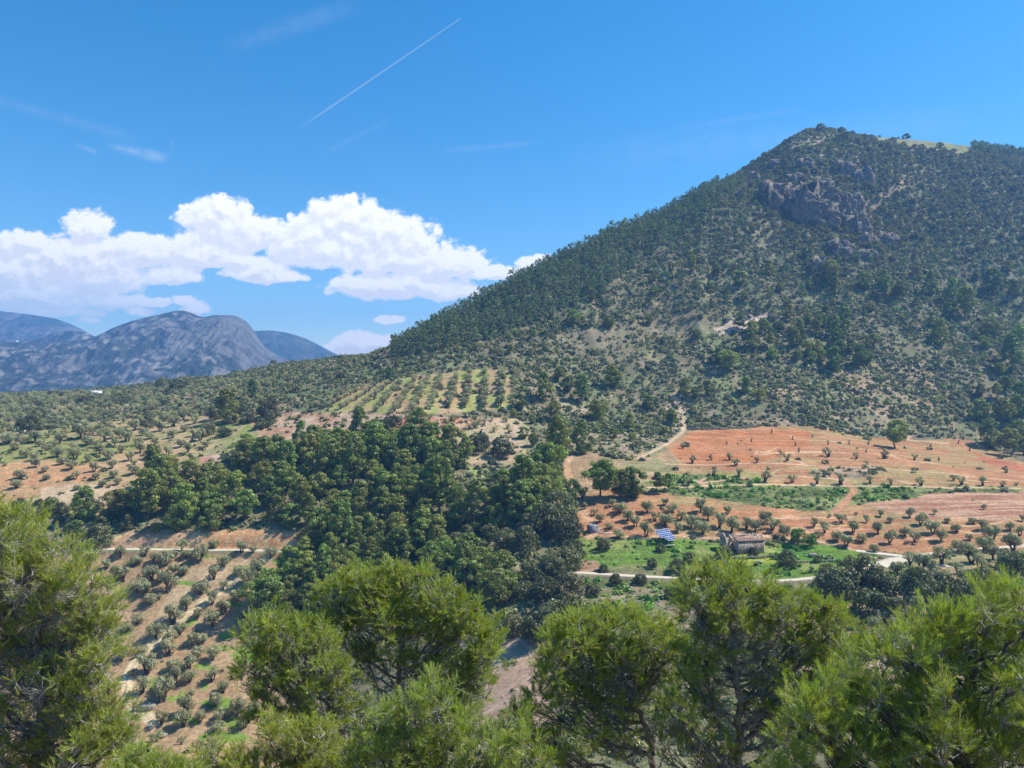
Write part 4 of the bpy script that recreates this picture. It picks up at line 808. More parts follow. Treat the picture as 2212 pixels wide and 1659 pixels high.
def cone_mesh(seed):
    r = np.random.default_rng(seed); v, f = [], []; nl, ns = 13, 14; L = .085; 
    for i in range(nl):
        t = i/(nl-1); rad = .024*math.sin(math.pi*min(1, t*.93+.07))**.75*(1.12 if i % 2 else .86)+.001
        for j in range(ns):
            a = 2*math.pi*(j+.5*(i % 2))/ns; k = rad*(1+.18*((i+j) % 2)); v.append((math.cos(a)*k, math.sin(a)*k, -t*L))
    for i in range(nl-1):
        for j in range(ns): f.append((i*ns+j, (i+1)*ns+j, (i+1)*ns+(j+1) % ns, i*ns+(j+1) % ns))
    return np.array(v), np.array(f)
M['cone'] = plain('pine_cone_scales', (.16, .115, .085), .7, .4, 60, .5)
CONES = [mkmesh('pine_cone', *cone_mesh(s), None, False, [M['cone']]) for s in (1, 2, 3)]
def near_pine(seed, label, base, trunk, clumps, fork, nsh=230, nl=.085, nw=.0052, nn=30, cones=14, tr0=.10, bare=.5, yel=.0, dead=70, minf=.55):
    """base: survey (u, v, Y) where the trunk leaves the ground zone; trunk: list of (u, v, Y); clumps: (u, v, Y, radius[, fullness])"""
    r = np.random.default_rng(seed); gx, gy = P3(*base)[:2]; gz = float(ground(gx, gy)[0])
    e = link('pine_tree', None, None, (gx, gy, gz), label=label, category='pine tree', group='pines standing on the near bank'); O = np.array([gx, gy, gz])
    tp = [np.array([gx, gy, gz-.5])]+[P3(*p) for p in trunk]; tp = np.array(tp)
    tt = np.linspace(0, len(tp)-1, len(tp)*4); tp2 = np.stack([np.interp(tt, np.arange(len(tp)), tp[:, i]) for i in range(3)], 1)
    for _ in range(2): tp2[1:-1] = (tp2[:-2]+2*tp2[1:-1]+tp2[2:])/4
    tp2[1:-1] += r.normal(size=(len(tp2)-2, 3))*.025
    wood = Bag(); v, f = tube(tp2-O, np.linspace(tr0, tr0*.28, len(tp2)), 9); wood.add(v, f)
    tw = Bag(); lv = Bag(); tips = []
    extra = [(c_[0]+r.normal()*14, c_[1]+c_[3]*F/c_[2]*.75, c_[2]+r.uniform(-.1, .7), c_[3]*.95, .5) for c_ in clumps if r.random() < .6]
    for cl in list(clumps)+extra:
        c = P3(*cl[:3]); rad = cl[3]; full = (max(minf, cl[4]) if len(cl) > 4 else 1.0)*.95
        want = c[2]-.35-.55*np.hypot(*(c[:2]-tp2[-1][:2])); j = int(np.argmin(np.abs(tp2[:, 2]-want)+.4*np.linalg.norm(tp2-c, axis=1))); s0 = tp2[j]
        core = c-np.array([0, 0, .45*rad]); n = 9; t = np.linspace(0, 1, n)[:, None]; Lb = np.linalg.norm(core-s0)
        p = s0+(core-s0)*t; p[:, 2] -= np.sin(np.pi*t[:, 0])*.12*Lb*r.uniform(.3, 1); p[1:-1] += r.normal(size=(n-2, 3))*.035
        br = .013+.012*rad+.006*Lb; v, f = tube(p-O, np.linspace(br, .011, n), 6); wood.add(v, f)
        m = int(9+18*rad); d2 = unit(r.normal(size=(m, 3))+np.array([0, 0, .55])); e2 = core+d2*rad*r.uniform(.45, .75, (m, 1)); k0 = r.integers(n//2, n, m); st = p[k0]
        md = (st+e2)/2+r.normal(size=(m, 3))*.05*rad; v, f = stems(st-O, md-O, e2-O, .010, .0045, 4); wood.add(v, f)
        ns0 = int(nsh*(rad/.45)**2*full/9)+3; dT = unit(r.normal(size=(ns0, 3))+np.array([0, -.1, .45])); rT = r.uniform(.45, .98, (ns0, 1))*(1+.25*np.sin(dT[:, :1]*6+cl[0]))
        T = c+dT*rT*rad; D = np.linalg.norm(T[:, None]-e2[None], axis=2); sT = e2[D.argmin(1)]
        v, f = stems(sT-O, (sT+T)/2+r.normal(size=(ns0, 3))*.03-np.array([0, 0, .03])-O, T-O, .0065, .0038, 4); tw.add(v, f)
        gdir = unit(unit(T-core)*.8+np.array([0, 0, .65])+r.normal(size=(ns0, 3))*.25)
        k9 = np.repeat(np.arange(ns0), 9); ns = len(k9); st3 = T[k9]; ax = unit(gdir[k9]+r.normal(size=(ns, 3))*.48); ln3 = r.uniform(.10, .30, (ns, 1)); e3 = st3+ax*ln3; rr = rT[k9]
        tip = e3; md = (st3+e3)/2+r.normal(size=(ns, 3))*.012
        v, f = stems(st3-O, md-O, tip-O, .0042, .0022, 3); tw.add(v, f)
        Ln = np.clip(ln3[:, 0]*.95, .09, .22); y = r.random((ns, 1)); tint = np.ones((ns, 3))*r.uniform(.85, 1.15, (ns, 1))*np.repeat(r.uniform(.8, 1.2, (ns0, 1)), 9, 0); tint = tint*(1-y*.25*np.array([0, 0, 1.0])); tint[:, 0] *= 1+(.05+yel)*r.random(ns)-.05; oldies = r.random(ns) < .03; tint[oldies] *= np.array([1.15, .85, .5])
        v, f, cc = needles(r, tip-ax*Ln[:, None]-O, ax, Ln, nn, nl, nw*1.15, tint); lv.add(v, f, cc); tips.append(e3[rr[:, 0] > .75])
        # dead grey twigs hanging in the inside of the crown
        nd = int(dead*(rad/.45)**2*bare*2); d4 = unit(r.normal(size=(nd, 3))*np.array([1, 1, .6])+np.array([0, 0, -.1])); k0 = r.integers(2, n, nd); a4 = p[k0]; e4 = a4+d4*rad*r.uniform(.35, 1.0, (nd, 1))
        v, f = stems(a4-O, (a4+e4)/2+r.normal(size=(nd, 3))*.035-O, e4-O, .0055, .0018, 3); tw.add(v, f)
    link('trunk', mkmesh('near_pine_trunk', *wood.arrays()[:2], None, True, [M['nbark']]), e)
    link('branch', mkmesh('near_pine_twigs', *tw.arrays()[:2], None, False, [M['twig']]), e)
    link('crown', mkmesh('near_pine_crown', *lv.arrays(), False, [M['near']]), e)
    tips = np.concatenate(tips); front = tips[np.argsort(tips[:, 1])[:max(cones*8, 40)]]; ok = r.choice(len(tips), cones, replace=False)
    for i in ok:
        q = tips[i]+np.array([0, -.05, -.02])
        o = link('pine_cone', CONES[int(r.integers(0, 3))], e, tuple(q-O), (r.uniform(-.9, .9), r.uniform(-.9, .9), r.uniform(0, 6)), r.uniform(.95, 1.4))
def cl(s, Y, k=1.0, j=.35, seed=3):
    r = np.random.default_rng(seed); return [(a[0], a[1], Y+r.uniform(-j, j)-(a[1]-1350)/500*.6, a[2]*k) + ((a[3],) if len(a) > 3 else ()) for a in s]
near_pine(11, 'big bushy pine with a domed green top, standing between the two valley clearings', (880,1900,16.6), [(868,1640,16.4),(857,1520,16.2),(862,1420,16.1),(880,1330,16.0)],
  cl([(735,1292,.5),(790,1275,.55),(850,1270,.55),(905,1272,.52),(960,1300,.5),(1005,1335,.5),(1040,1380,.48),(1045,1430,.42),(765,1345,.45,.7),(830,1335,.5),(900,1345,.5,.8),(960,1375,.45,.8),(700,1345,.36),(1005,1455,.4,.7),(945,1440,.36,.5),(820,1410,.35,.35),(890,1440,.35,.3),(1000,1520,.35,.6),(780,1430,.33,.4)], 16.0), None, nsh=250, nw=.0075, nn=24, nl=.09, cones=16)
near_pine(12, 'low spreading pine with a flat green top, beside the domed pine and the lower orchard', (765,1920,15.2), [(770,1680,15.1),(748,1590,15.0),(712,1530,15.0),(665,1460,15.0)],
  cl([(555,1385,.42),(600,1368,.48),(655,1372,.46),(700,1395,.38),(545,1440,.33),(595,1430,.36,.6),(650,1440,.36,.5),(715,1455,.36),(745,1490,.36),(690,1510,.36),(620,1500,.36,.7),(575,1500,.3,.8),(660,1560,.34,.6),(730,1560,.36,.6),(780,1540,.3,.4),(560,1560,.26,.6)], 15.0), None, nsh=250, nw=.007, nn=24, nl=.09, cones=14)
near_pine(13, 'bright green young pine in front of the domed pine, cut off by the bottom edge', (960,2150,11.6), [(955,1760,11.8),(945,1640,11.9),(940,1560,12)],
  cl([(895,1530,.34),(945,1525,.36),(990,1575,.33),(850,1570,.28),(1035,1630,.33),(960,1610,.34),(890,1620,.33),(1075,1680,.3),(800,1610,.28),(835,1650,.3),(920,1680,.35),(1010,1690,.34),(770,1665,.25),(1110,1700,.26),(860,1710,.3),(1120,1575,.26,.5),(1155,1625,.28,.6),(1085,1610,.28,.6),(820,1560,.24,.6)], 11.9, j=.3), None, nsh=260, nw=.0056, nn=28, cones=6, bare=.35)
near_pine(14, 'yellowish-green pine at the bottom edge, below the flat-topped pine', (640,2150,12.4), [(640,1780,12.6),(640,1690,12.6),(650,1620,12.7)],
  cl([(680,1600,.3),(640,1615,.3),(705,1650,.34),(600,1660,.32),(550,1680,.32),(650,1675,.34),(500,1700,.3),(740,1690,.3),(455,1690,.26,.8),(580,1610,.2,.8),(520,1640,.22,.7),(455,1640,.2,.6),(420,1690,.24,.7),(760,1640,.26,.7),(600,1560,.22,.6)], 12.7, j=.3), None, nsh=250, nw=.0058, nn=28, cones=6, bare=.4, yel=.16)
near_pine(15, 'pine with a rounded green top and dark bare branches beneath, right of the centre gap', (1400,1980,14.0), [(1412,1700,14.0),(1408,1600,14.0),(1370,1520,14.0),(1330,1440,14.0)],
  cl([(1195,1405,.42),(1240,1375,.42),(1295,1362,.45),(1350,1360,.45),(1405,1372,.42),(1450,1400,.38),(1270,1425,.4),(1335,1430,.4,.8),(1395,1440,.36,.7),(1190,1460,.34),(1225,1500,.34,.8),(1290,1495,.34,.6),(1160,1520,.3,.7),(1350,1500,.34,.35),(1145,1580,.3,.6),(1200,1590,.32,.5),(1270,1580,.32,.35),(1340,1580,.32,.3),(1420,1520,.3,.3),(1180,1650,.3,.6),(1110,1540,.24,.6),(1470,1470,.32,.7)], 14.0), None, nsh=250, nw=.0066, nn=26, cones=16, bare=1.0, minf=.4, dead=100)
near_pine(16, 'tall spiky-topped pine with many cones and grey stems, next to the stone ruin', (1598,1980,12.9), [(1600,1700,12.9),(1598,1560,12.9),(1590,1470,12.9),(1575,1340,13.0)],
  cl([(1500,1290,.36),(1552,1258,.36),(1590,1262,.33),(1640,1285,.36),(1690,1315,.38),(1745,1325,.36),(1795,1352,.36),(1832,1400,.33),(1520,1340,.38),(1590,1340,.4),(1655,1370,.38),(1725,1395,.38,.8),(1790,1430,.32),(1510,1405,.34,.7),(1570,1425,.34,.45),(1640,1450,.34,.35),(1700,1470,.33,.5),(1760,1490,.3,.6),(1480,1450,.3,.6),(1530,1490,.32,.35),(1460,1540,.32,.6),(1640,1540,.32,.3),(1700,1560,.3,.3),(1500,1600,.32,.35),(1440,1620,.32,.4),(1560,1620,.3,.3)], 13.0), None, nsh=250, nw=.0062, nn=27, cones=30, bare=1.1, yel=.05, minf=.4, dead=100)
near_pine(19, 'dark small pine between the leaning pine and the yellowish one, at the bottom edge', (330,2200,11.0), [(330,1900,11.0),(335,1780,11.0)],
  cl([(305,1672,.24),(335,1680,.26),(370,1690,.26),(400,1700,.24),(275,1690,.24)], 11.0, j=.2), None, nsh=240, nw=.0058, nn=27, cones=3)
near_pine(17, 'nearest pine, long bright needles, filling the lower corner beside the olive trees', (2080,2600,7.6), [(2085,1900,7.8),(2080,1760,7.9),(2070,1600,8.0),(2090,1450,8.1)],
  cl([(1740,1535,.17),(1790,1492,.19),(1850,1462,.2),(1905,1440,.2),(1955,1400,.2),(2010,1362,.22),(2065,1352,.22),(2125,1328,.22),(2180,1312,.22),(2235,1330,.22),(1900,1510,.22),(1965,1470,.22),(2030,1430,.22),(2095,1410,.22,.8),(2155,1395,.22),(2220,1410,.22),(1775,1570,.2),(1840,1560,.22),(1910,1590,.22),(1975,1545,.22),(2040,1505,.22,.6),(2110,1490,.22,.5),(2175,1480,.22,.7),(2240,1500,.22),(1735,1630,.2),(1800,1650,.22),(1870,1650,.22),(1950,1635,.22),(2020,1600,.22),(2085,1580,.22,.6),(2150,1570,.22,.7),(2225,1590,.22),(2000,1680,.22),(2080,1670,.22),(2160,1660,.22),(2240,1680,.22),(1920,1710,.22),(1700,1690,.18),(1830,1730,.2),(2300,1420,.22),(2300,1540,.22),(2300,1650,.22)], 8.0, j=.28), None, nsh=210, nw=.0040, nn=40, nl=.085, cones=12, tr0=.11, bare=.45, dead=50)
near_pine(18, 'large leaning pine along the picture edge, golden-green over a grey twiggy inside', (60,2300,11.4), [(40,1900,11.6),(70,1700,11.8),(90,1480,12.0),(60,1260,12.1)],
  cl([(10,1150,.42),(-60,1130,.42),(70,1175,.42),(125,1215,.42),(170,1262,.42),(205,1310,.4),(222,1370,.36),(215,1430,.33),(-20,1230,.42),(45,1250,.42),(100,1300,.42,.9),(150,1345,.4),(-60,1320,.42),(10,1340,.42,.8),(70,1380,.4,.7),(130,1420,.38,.8),(195,1490,.36),(235,1545,.35),(250,1590,.3),(150,1500,.36,.7),(90,1470,.36,.35),(20,1440,.38,.3),(-40,1420,.4,.5),(190,1570,.36),(230,1630,.36),(120,1570,.36,.5),(50,1550,.36,.25),(-30,1540,.38,.3),(160,1640,.36,.8),(80,1640,.36,.5),(0,1640,.38,.4),(270,1690,.3),(-100,1230,.42),(-110,1400,.42,.7),(-100,1560,.42,.6),(310,1665,.26)], 12.0, j=.4), None, nsh=250, nw=.0058, nn=27, cones=14, bare=1.0, yel=.10, dead=150, minf=.3)
# ------------------------------------------------------------------ rocks
M['rock'] = plain('grey_brown_crag', (.185, .155, .125), .95, .45, .35, .8, .1)
M['rock'].node_tree.nodes['Bump'].inputs['Distance'].default_value = .6
M['stone'] = plain('pale_field_stone', (.30, .27, .22), .9, .3, 2.0, .5, .1)
def crag(w, d, h, seed, nu=72, nv=54):
    th = np.linspace(0, 2*np.pi, nu, endpoint=False)[None]; ph = np.linspace(-.5*np.pi, .5*np.pi, nv)[:, None]
    sg = lambda a, e: np.sign(a)*np.abs(a)**e
    x = sg(np.cos(ph), .45)*sg(np.cos(th), .7); y = sg(np.cos(ph), .45)*sg(np.sin(th), .7); z = sg(np.sin(ph), .7)+0*th
    X, Y_, Z = x*w/2, y*d/2, z*h/2
    cw_ = max(w, 4.)/9.; T = np.broadcast_to(th, X.shape); q = lambda n, m: np.round(n*m)/m
    cx_, sx2 = np.cos(T)*w/2, np.sin(T)*d/2
    col = fbm(cx_/2.6/cw_**.5+seed, sx2/2.6/cw_**.5+Z/40, 3, seed, ridged=True); blk = fbm(cx_/1.5+seed, sx2/1.5+Z/4.0, 3, seed+5); c = fbm(X/14+seed, Z/9, 3, seed+8)
    k = 1+.42*q(col, 5)+.22*q(blk, 4)+.30*c+.08*fbm(X/.8+Y_/.8, Z/1.2+seed, 2, seed+3)
    top = fbm(cx_/4.0+seed, sx2/4.0, 3, seed+2, ridged=True)
    Zt = Z*np.where(z > 0, .72+.55*q(top, 4)+.2*blk, 1)+h*.06*q(blk, 3)
    v = np.stack([X*k, Y_*k, Zt], -1).reshape(-1, 3); ix = np.arange(nu*nv).reshape(nv, nu); nx = np.roll(ix, -1, 1)
    return v, np.stack([ix[:-1], nx[:-1], nx[1:], ix[1:]], -1).reshape(-1, 4)
CR = [(1750,440,92,92,'largest grey crag in the cliff below the summit'),(1778,436,50,78,'tall pillar crag in the middle of the cliff'),(1813,446,56,66,'grey crag beside the largest one, on its right'),(1848,446,38,60,'narrow crag at the right end of the main cliff'),(1854,486,50,50,'crag standing below the right end of the cliff'),(1675,424,64,66,'broad crag left of the main cliff'),(1712,420,30,60,'dark crag between the broad one and the main cliff'),(1825,364,46,38,'upper crag above the main cliff'),(1868,378,40,38,'upper crag at the right, above the scree'),
      (1675,352,22,19,'small pale crag high on the left flank'),(1738,351,30,23,'small pale crag just under the summit'),(1630,380,17,22,'pale rock tooth on the left skyline flank'),(1598,421,16,18,'lone pale rock tooth far left of the cliff'),(1879,513,36,30,'crag on the spur below the cliff'),(1917,514,46,34,'lowest right crag on the spur'),(1817,537,48,38,'shaded crag under the main cliff'),(1873,552,38,28,'low crag near the foot of the spur'),(1773,572,40,38,'split crag lowest of all, above the pines'),(1846,302,20,13,'rock knob beside the summit grass'),(1715,385,34,22,'crag on top of the broad crag'),(1775,395,40,24,'blocky crag capping the main cliff'),(1790,480,36,30,'crag at the foot of the main cliff')]
for i, (u, v, w, h, lab) in enumerate(CR):
    x, y, z = at(u, v+h*.30); W_, H_ = w*y/F, h*y/F
    vv, ff = crag(W_, max(W_*.55, H_*.45), H_*1.15, 40+i*3, *(88, 70) if w > 45 else (44, 36))
    link('rock_outcrop', mkmesh('rock_outcrop', vv, ff, None, False, [M['rock']]), None, (x, y+W_*.10, z+H_*.12), (-.1, 0, rng.uniform(-.2, .2)), label=lab, category='rock', group='crags of the mountain cliff')
for i, (u, v, w, h, lab) in enumerate([(318,1530,26,14,'dark boulder outcrop in the lower orchard, the larger one'),(292,1533,12,9,'pale boulder next to the dark outcrop in the lower orchard'),(352,1588,16,7,'flat pale rock near the bottom of the lower orchard'),(1310,1304,12,9,'pale round boulder on the bank below the pale road'),(1301,1299,8,7,'small dark boulder touching the pale round one'),(1756,1202,16,10,'white rock slab in the green meadow'),(1795,1207,10,6,'low pale rock by the meadow edge'),(1545,1302,12,8,'grey boulder low on the bank under the olive trees'),(1290,1232,12,7,'red-grey rock at the road cutting'),(1640,1216,12,7,'pale rock in the meadow below the ruin'),(1572,1226,14,9,'grey rock half hidden by meadow bushes')]):
    x, y, z = at(u, v); W_, H_ = w*y/F, h*y/F; vv, ff = crag(W_, W_*.7, H_, 150+i, 30, 22)
    link('boulder', mkmesh('boulder', vv, ff, None, False, [M['stone']]), None, (x, y, z+H_*.2), (0, 0, i*1.3), label=lab, category='rock')
# loose stones
r = np.random.default_rng(8); V, Fc, off = [], [], 0
sp = [([(1240,1165),(1560,1173),(1895,1205),(1760,1246),(1240,1235)], 260, .45), ([(1250,1256),(1500,1262),(1450,1340),(1300,1340)], 90, .6), ([(1400,1060),(1690,1050),(1820,1095),(1600,1085)], 110, .45), ([(1000,1095),(1200,1190),(1150,1220),(960,1180)], 60, .6), ([(1700,300),(1900,300),(1960,560),(1640,500)], 420, 1.4), ([(1460,560),(1640,480),(1660,620),(1480,660)], 160, .8), ([(540,912),(620,890),(1110,900),(900,955),(640,960)], 120, .5)]
for poly, n, sz in sp:
    s_ = np.nonzero(okc & inpoly(cu, cv, poly))[0]; s_ = r.permutation(s_)[:n]
    for i in s_:
        vv, ff = crag(1, .8, .7, int(r.integers(0, 999)), 8, 6); q = sz*r.uniform(.5, 1.6); V.append(vv*q+np.array([cx[i], cy[i], cz[i]+q*.1])); Fc.append(ff+off); off += len(vv)
link('stones', mkmesh('stones', np.concatenate(V), np.concatenate(Fc), None, False, [M['stone']]), kind='stuff', label='loose pale stones lying in the meadow and on the slopes')

# ------------------------------------------------------------------ box helper
def bx(c, s, rz=0.0, jag=0.0, seed=0, seg=1):
    x, y, z = [q/2 for q in s]; v = np.array([(a*x, b*y, d*z) for d in (-1, 1) for a, b in ((-1, -1), (1, -1), (1, 1), (-1, 1))], float)
    f = np.array([(0,3,2,1),(4,5,6,7),(0,1,5,4),(1,2,6,5),(2,3,7,6),(3,0,4,7)]); ca, sa = math.cos(rz), math.sin(rz)
    return np.stack([v[:, 0]*ca-v[:, 1]*sa+c[0], v[:, 0]*sa+v[:, 1]*ca+c[1], v[:, 2]+c[2]], 1), f
def boxes(name, L, mat, parent, **kw):
    b = Bag()
    for q in L: b.add(*bx(*q))
    return link(name, mkmesh(name, *b.arrays()[:2], None, False, [mat]), parent, **kw)
def ragged_wall(L, th, heights, x0, y0, ang, n=26, seed=0, rough=.18):
    """wall from (x0,y0) along ang, with a broken top following heights [(t,h)...]"""
    r = np.random.default_rng(seed); t = np.linspace(0, 1, n); h = np.interp(t, [q[0] for q in heights], [q[1] for q in heights]); h = h+np.round(r.normal(size=n)*rough/.09)*.09*.6; h[0], h[-1] = heights[0][1], heights[-1][1]
    dx, dy = math.cos(ang), math.sin(ang); nx, ny = -dy, dx; v, f = [], []
    for i in range(n):
        px, py = x0+dx*L*t[i], y0+dy*L*t[i]
        for (o, z) in ((0, -1.2), (th, -1.2), (th, h[i]), (0, h[i]+r.normal()*.02)): v.append((px+nx*o, py+ny*o, z))
    for i in range(n-1):
        a, b = i*4, i*4+4; f += [(a, b, b+3, a+3), (a+3, b+3, b+2, a+2), (a+2, b+2, b+1, a+1), (a, a+1, b+1, b)]
    f += [(0, 3, 2, 1), (n*4-4, n*4-3, n*4-2, n*4-1)]
    return np.array(v), np.array(f)
# ------------------------------------------------------------------ stone ruin
mr, nbr, br_ = surf('ruined_wall_plaster', .95, .05)
tco = nbr.new('ShaderNodeTexCoord'); n1 = nbr.noise(tco.outputs['Object'], .55, 5, .6); n2 = nbr.noise(tco.outputs['Object'], 3.2, 6, .7)
vr = nbr.new('ShaderNodeTexVoronoi'); nbr.l.new(tco.outputs['Object'], vr.inputs['Vector']); vr.inputs['Scale'].default_value = 3.4
stn = nbr.mix(nbr.ramp(vr.outputs['Distance'], .15, .55), (.52, .38, .26), (.25, .17, .12)); pla = nbr.mix(nbr.ramp(n2, .35, .7), (.50, .41, .31), (.38, .30, .23))
cw = nbr.mix(nbr.ramp(n1, .46, .56), pla, stn); nbr.l.new(cw, br_.inputs['Base Color'])
bp = nbr.new('ShaderNodeBump'); bp.inputs['Distance'].default_value = .12; nbr.l.new(vr.outputs['Distance'], bp.inputs['Height']); nbr.l.new(bp.outputs[0], br_.inputs['Normal'])
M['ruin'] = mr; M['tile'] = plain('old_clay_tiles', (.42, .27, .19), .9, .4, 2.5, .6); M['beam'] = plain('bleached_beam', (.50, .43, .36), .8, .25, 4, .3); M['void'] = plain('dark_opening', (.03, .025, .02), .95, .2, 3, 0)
rx, ry, rz_ = at(1594, 1198); RA = math.radians(11)
ruin = link('stone_ruin', None, None, (rx, ry, rz_+.1), (0, 0, RA), label='roofless stone ruin with broken clay tiles beside the bright green tree', category='ruin')
W0, D0_ = 9.2, 6.2
for nm_, args in (('front_wall', (W0, .5, [(0, 4.0), (.5, 4.05), (1, 4.1)], 0, 0, 0, 30, 1, .02)), ('side_wall', (D0_, .5, [(0, 4.1), (.4, 4.5), (.7, 5.2), (1, 5.0)], W0, .02, math.pi/2, 22, 3, .25)), ('back_wall', (W0-.6, .5, [(0, 4.7), (.12, 5.2), (.25, 4.2), (.5, 4.7), (.7, 5.1), (1, 4.9)], .3, D0_-.5, 0, 30, 4, .35)), ('side_wall', (D0_, .5, [(0, 4.0), (.3, 3.2), (.55, 3.6), (.8, 4.6), (1, 5.1)], .5, .02, math.pi/2, 22, 5, .3)),
                  ('wing_wall', (2.6, .45, [(0, 4.6), (.3, 3.4), (1, 3.3)], -2.6, 3.4, 0, 14, 6, .2)), ('wing_wall', (4.4, .5, [(0, 3.9), (.3, 5.6), (.6, 5.8), (1, 5.0)], -2.5, 2.2, math.pi/2, 18, 8, .3))):
    link(nm_, mkmesh(nm_, *ragged_wall(*args), None, False, [M['ruin']]), ruin)
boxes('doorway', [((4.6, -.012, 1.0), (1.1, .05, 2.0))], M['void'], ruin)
def tiles(x0, x1, y0, y1, z0, z1, seed, hole):
    r = np.random.default_rng(seed); b = Bag(); nx_, ny_ = int((x1-x0)/.26), int((y1-y0)/.42)
    for i in range(nx_):
        for j in range(ny_):
            tx, ty = (i+.5)/nx_, (j+.5)/ny_
            if hole(tx, ty)+r.normal()*.12 > .5: continue
            x = x0+(x1-x0)*tx; y = y0+(y1-y0)*ty; z = z0+(z1-z0)*ty+(.05 if i % 2 else 0)+r.normal()*.03
            p = [np.array([x+r.normal()*.02, y-.28, z-.06+.0]), np.array([x+r.normal()*.03, y+.26, z+(z1-z0)/ny_])]; v, f = tube(p, [.13, .12], 6); b.add(v, f)
    return b.arrays()[:2]
link('roof', mkmesh('roof_tiles', *tiles(-.15, 9.35, -.3, 4.3, 4.12, 5.5, 4, lambda a, b: 1.0 if (b > .25+.35*math.sin(a*6+.5)**2 and a > .12) else 0.0), None, False, [M['tile']]), ruin)
rb = np.random.default_rng(6)
for k in range(11):
    a = (rb.uniform(.6, 8.6), rb.uniform(.2, 2.0), 4.15+rb.uniform(0, .3)); q = (a[0]+rb.uniform(-2.6, 2.6), rb.uniform(3.0, 5.6), 4.5+rb.uniform(.1, 1.3)); v, f = tube(np.array([a, ((a[0]+q[0])/2, (a[1]+q[1])/2, (a[2]+q[2])/2-.1), q]), [.11, .10, .09], 6)
    link('beam', mkmesh('beam', v, f, None, True, [M['beam']]), ruin)
vv, ff = crag(7, 3.5, 1.6, 77, 60, 30); link('rubble', mkmesh('rubble', vv, ff, None, False, [M['tile']]), ruin, (4.6, 3.0, 4.35))
# dry stone walls
def stone_wall(pts, h, label, lumps=1.0):
    pl = wline(pts, .45); r = np.random.default_rng(len(pts)*7+int(pts[0][0])); b = Bag(); z = ground(pl[:, 0], pl[:, 1])
    for i in range(len(pl)):
        for k in range(max(1, int(h/.3))):
            vv, ff = crag(1, .9, .75, int(r.integers(0, 500)), 7, 5); b.add(vv*r.uniform(.35, .6)*lumps+np.array([pl[i, 0]+r.normal()*.12, pl[i, 1]+r.normal()*.14, z[i]+.1+.3*k+r.normal()*.04]), ff)
    link('stone_wall', mkmesh('stone_wall', *b.arrays()[:2], None, False, [M['stone']]), label=label, category='wall')
stone_wall([(1578,1206),(1610,1208),(1640,1207),(1668,1203)], .9, 'tumbled dry stone wall on the bank in front of the ruin')
stone_wall([(1318,1167),(1350,1166),(1390,1164),(1436,1163)], .4, 'low line of stones between the red field and the green meadow')
stone_wall([(1488,929),(1540,928),(1590,926),(1640,922)], 1.2, 'long dark retaining wall along the top of the orange field')
stone_wall([(1700,1216),(1740,1215),(1780,1214),(1812,1211)], .6, 'stone wall along the lower edge of the meadow')

# ------------------------------------------------------------------ solar panels
M['pv'] = None; mp, nbp, bpv = surf('solar_cells', .25, .5); tcp = nbp.new('ShaderNodeTexCoord'); bk = nbp.new('ShaderNodeTexBrick'); nbp.l.new(tcp.outputs['Object'], bk.inputs['Vector'])
bk.offset = 0; bk.inputs['Scale'].default_value = 1; bk.inputs['Brick Width'].default_value = .16; bk.inputs['Row Height'].default_value = .16; bk.inputs['Mortar Size'].default_value = .006
bk.inputs['Color1'].default_value = (.045, .085, .23, 1); bk.inputs['Color2'].default_value = (.055, .10, .27, 1); bk.inputs['Mortar'].default_value = (.08, .12, .28, 1); nbp.l.new(bk.outputs[0], bpv.inputs['Base Color']); M['pv'] = mp
M['alu'] = plain('aluminium_frame', (.72, .76, .80), .45, .08, 5, 0, .5, .3); M['steel'] = plain('rusty_steel_post', (.28, .16, .11), .8, .3, 6, .2)
sx_, sy_, sz_ = at(1447, 1176); SA = math.radians(36); TL = math.radians(38)
sol = link('solar_array', None, None, (sx_, sy_, sz_), (0, 0, SA), label='blue solar panels in three stepped rows on a post frame', category='solar panels')
H0 = 1.3; ux = 1.03; uy = 1.62
def onp(a, b, n=0.0): # panel-plane coordinates (a along the row, b up the slope)
    return (a, b*math.cos(TL)-n*math.sin(TL), H0+b*math.sin(TL)+n*math.cos(TL))
for row in range(3):
    for c in range(6):
        if row == 0 and c < 2: continue
        pc = onp((c-2.5)*ux, (row+.5)*uy, .02)
        v, f = bx((0, 0, 0), (ux-.09, uy-.11, .045)); fr = link('solar_panel', mkmesh('solar_panel', v, f, None, False, [M['pv']]), sol, pc, (TL, 0, 0))
        boxes('frame', [((0, (uy-.03)/2-.02, 0), (ux-.01, .10, .07)), ((0, -(uy-.03)/2+.02, 0), (ux-.01, .10, .07)), ((ux/2-.025, 0, 0), (.07, uy-.22, .07)), ((-ux/2+.025, 0, 0), (.07, uy-.22, .07))], M['alu'], fr)
for a in (-2.8, 0, 2.8):
    for b, nm in ((.5, 'post'), (4.2, 'post')):
        if a < -1 and b < 1: b = 1.9
        q = onp(a, b, -.05); v, f = tube([(q[0], q[1], -.6), (q[0], q[1], q[2])], [.055, .055], 6); link('post', mkmesh('post', v, f, None, True, [M['steel'] if a < 0 else M['alu']]), sol)
    q0, q1 = onp(a, .2 if a > -1 else 1.8, -.06), onp(a, 4.7, -.06); v, f = tube([q0, q1], [.05, .05], 6); link('rail', mkmesh('rail', v, f, None, True, [M['alu']]), sol)
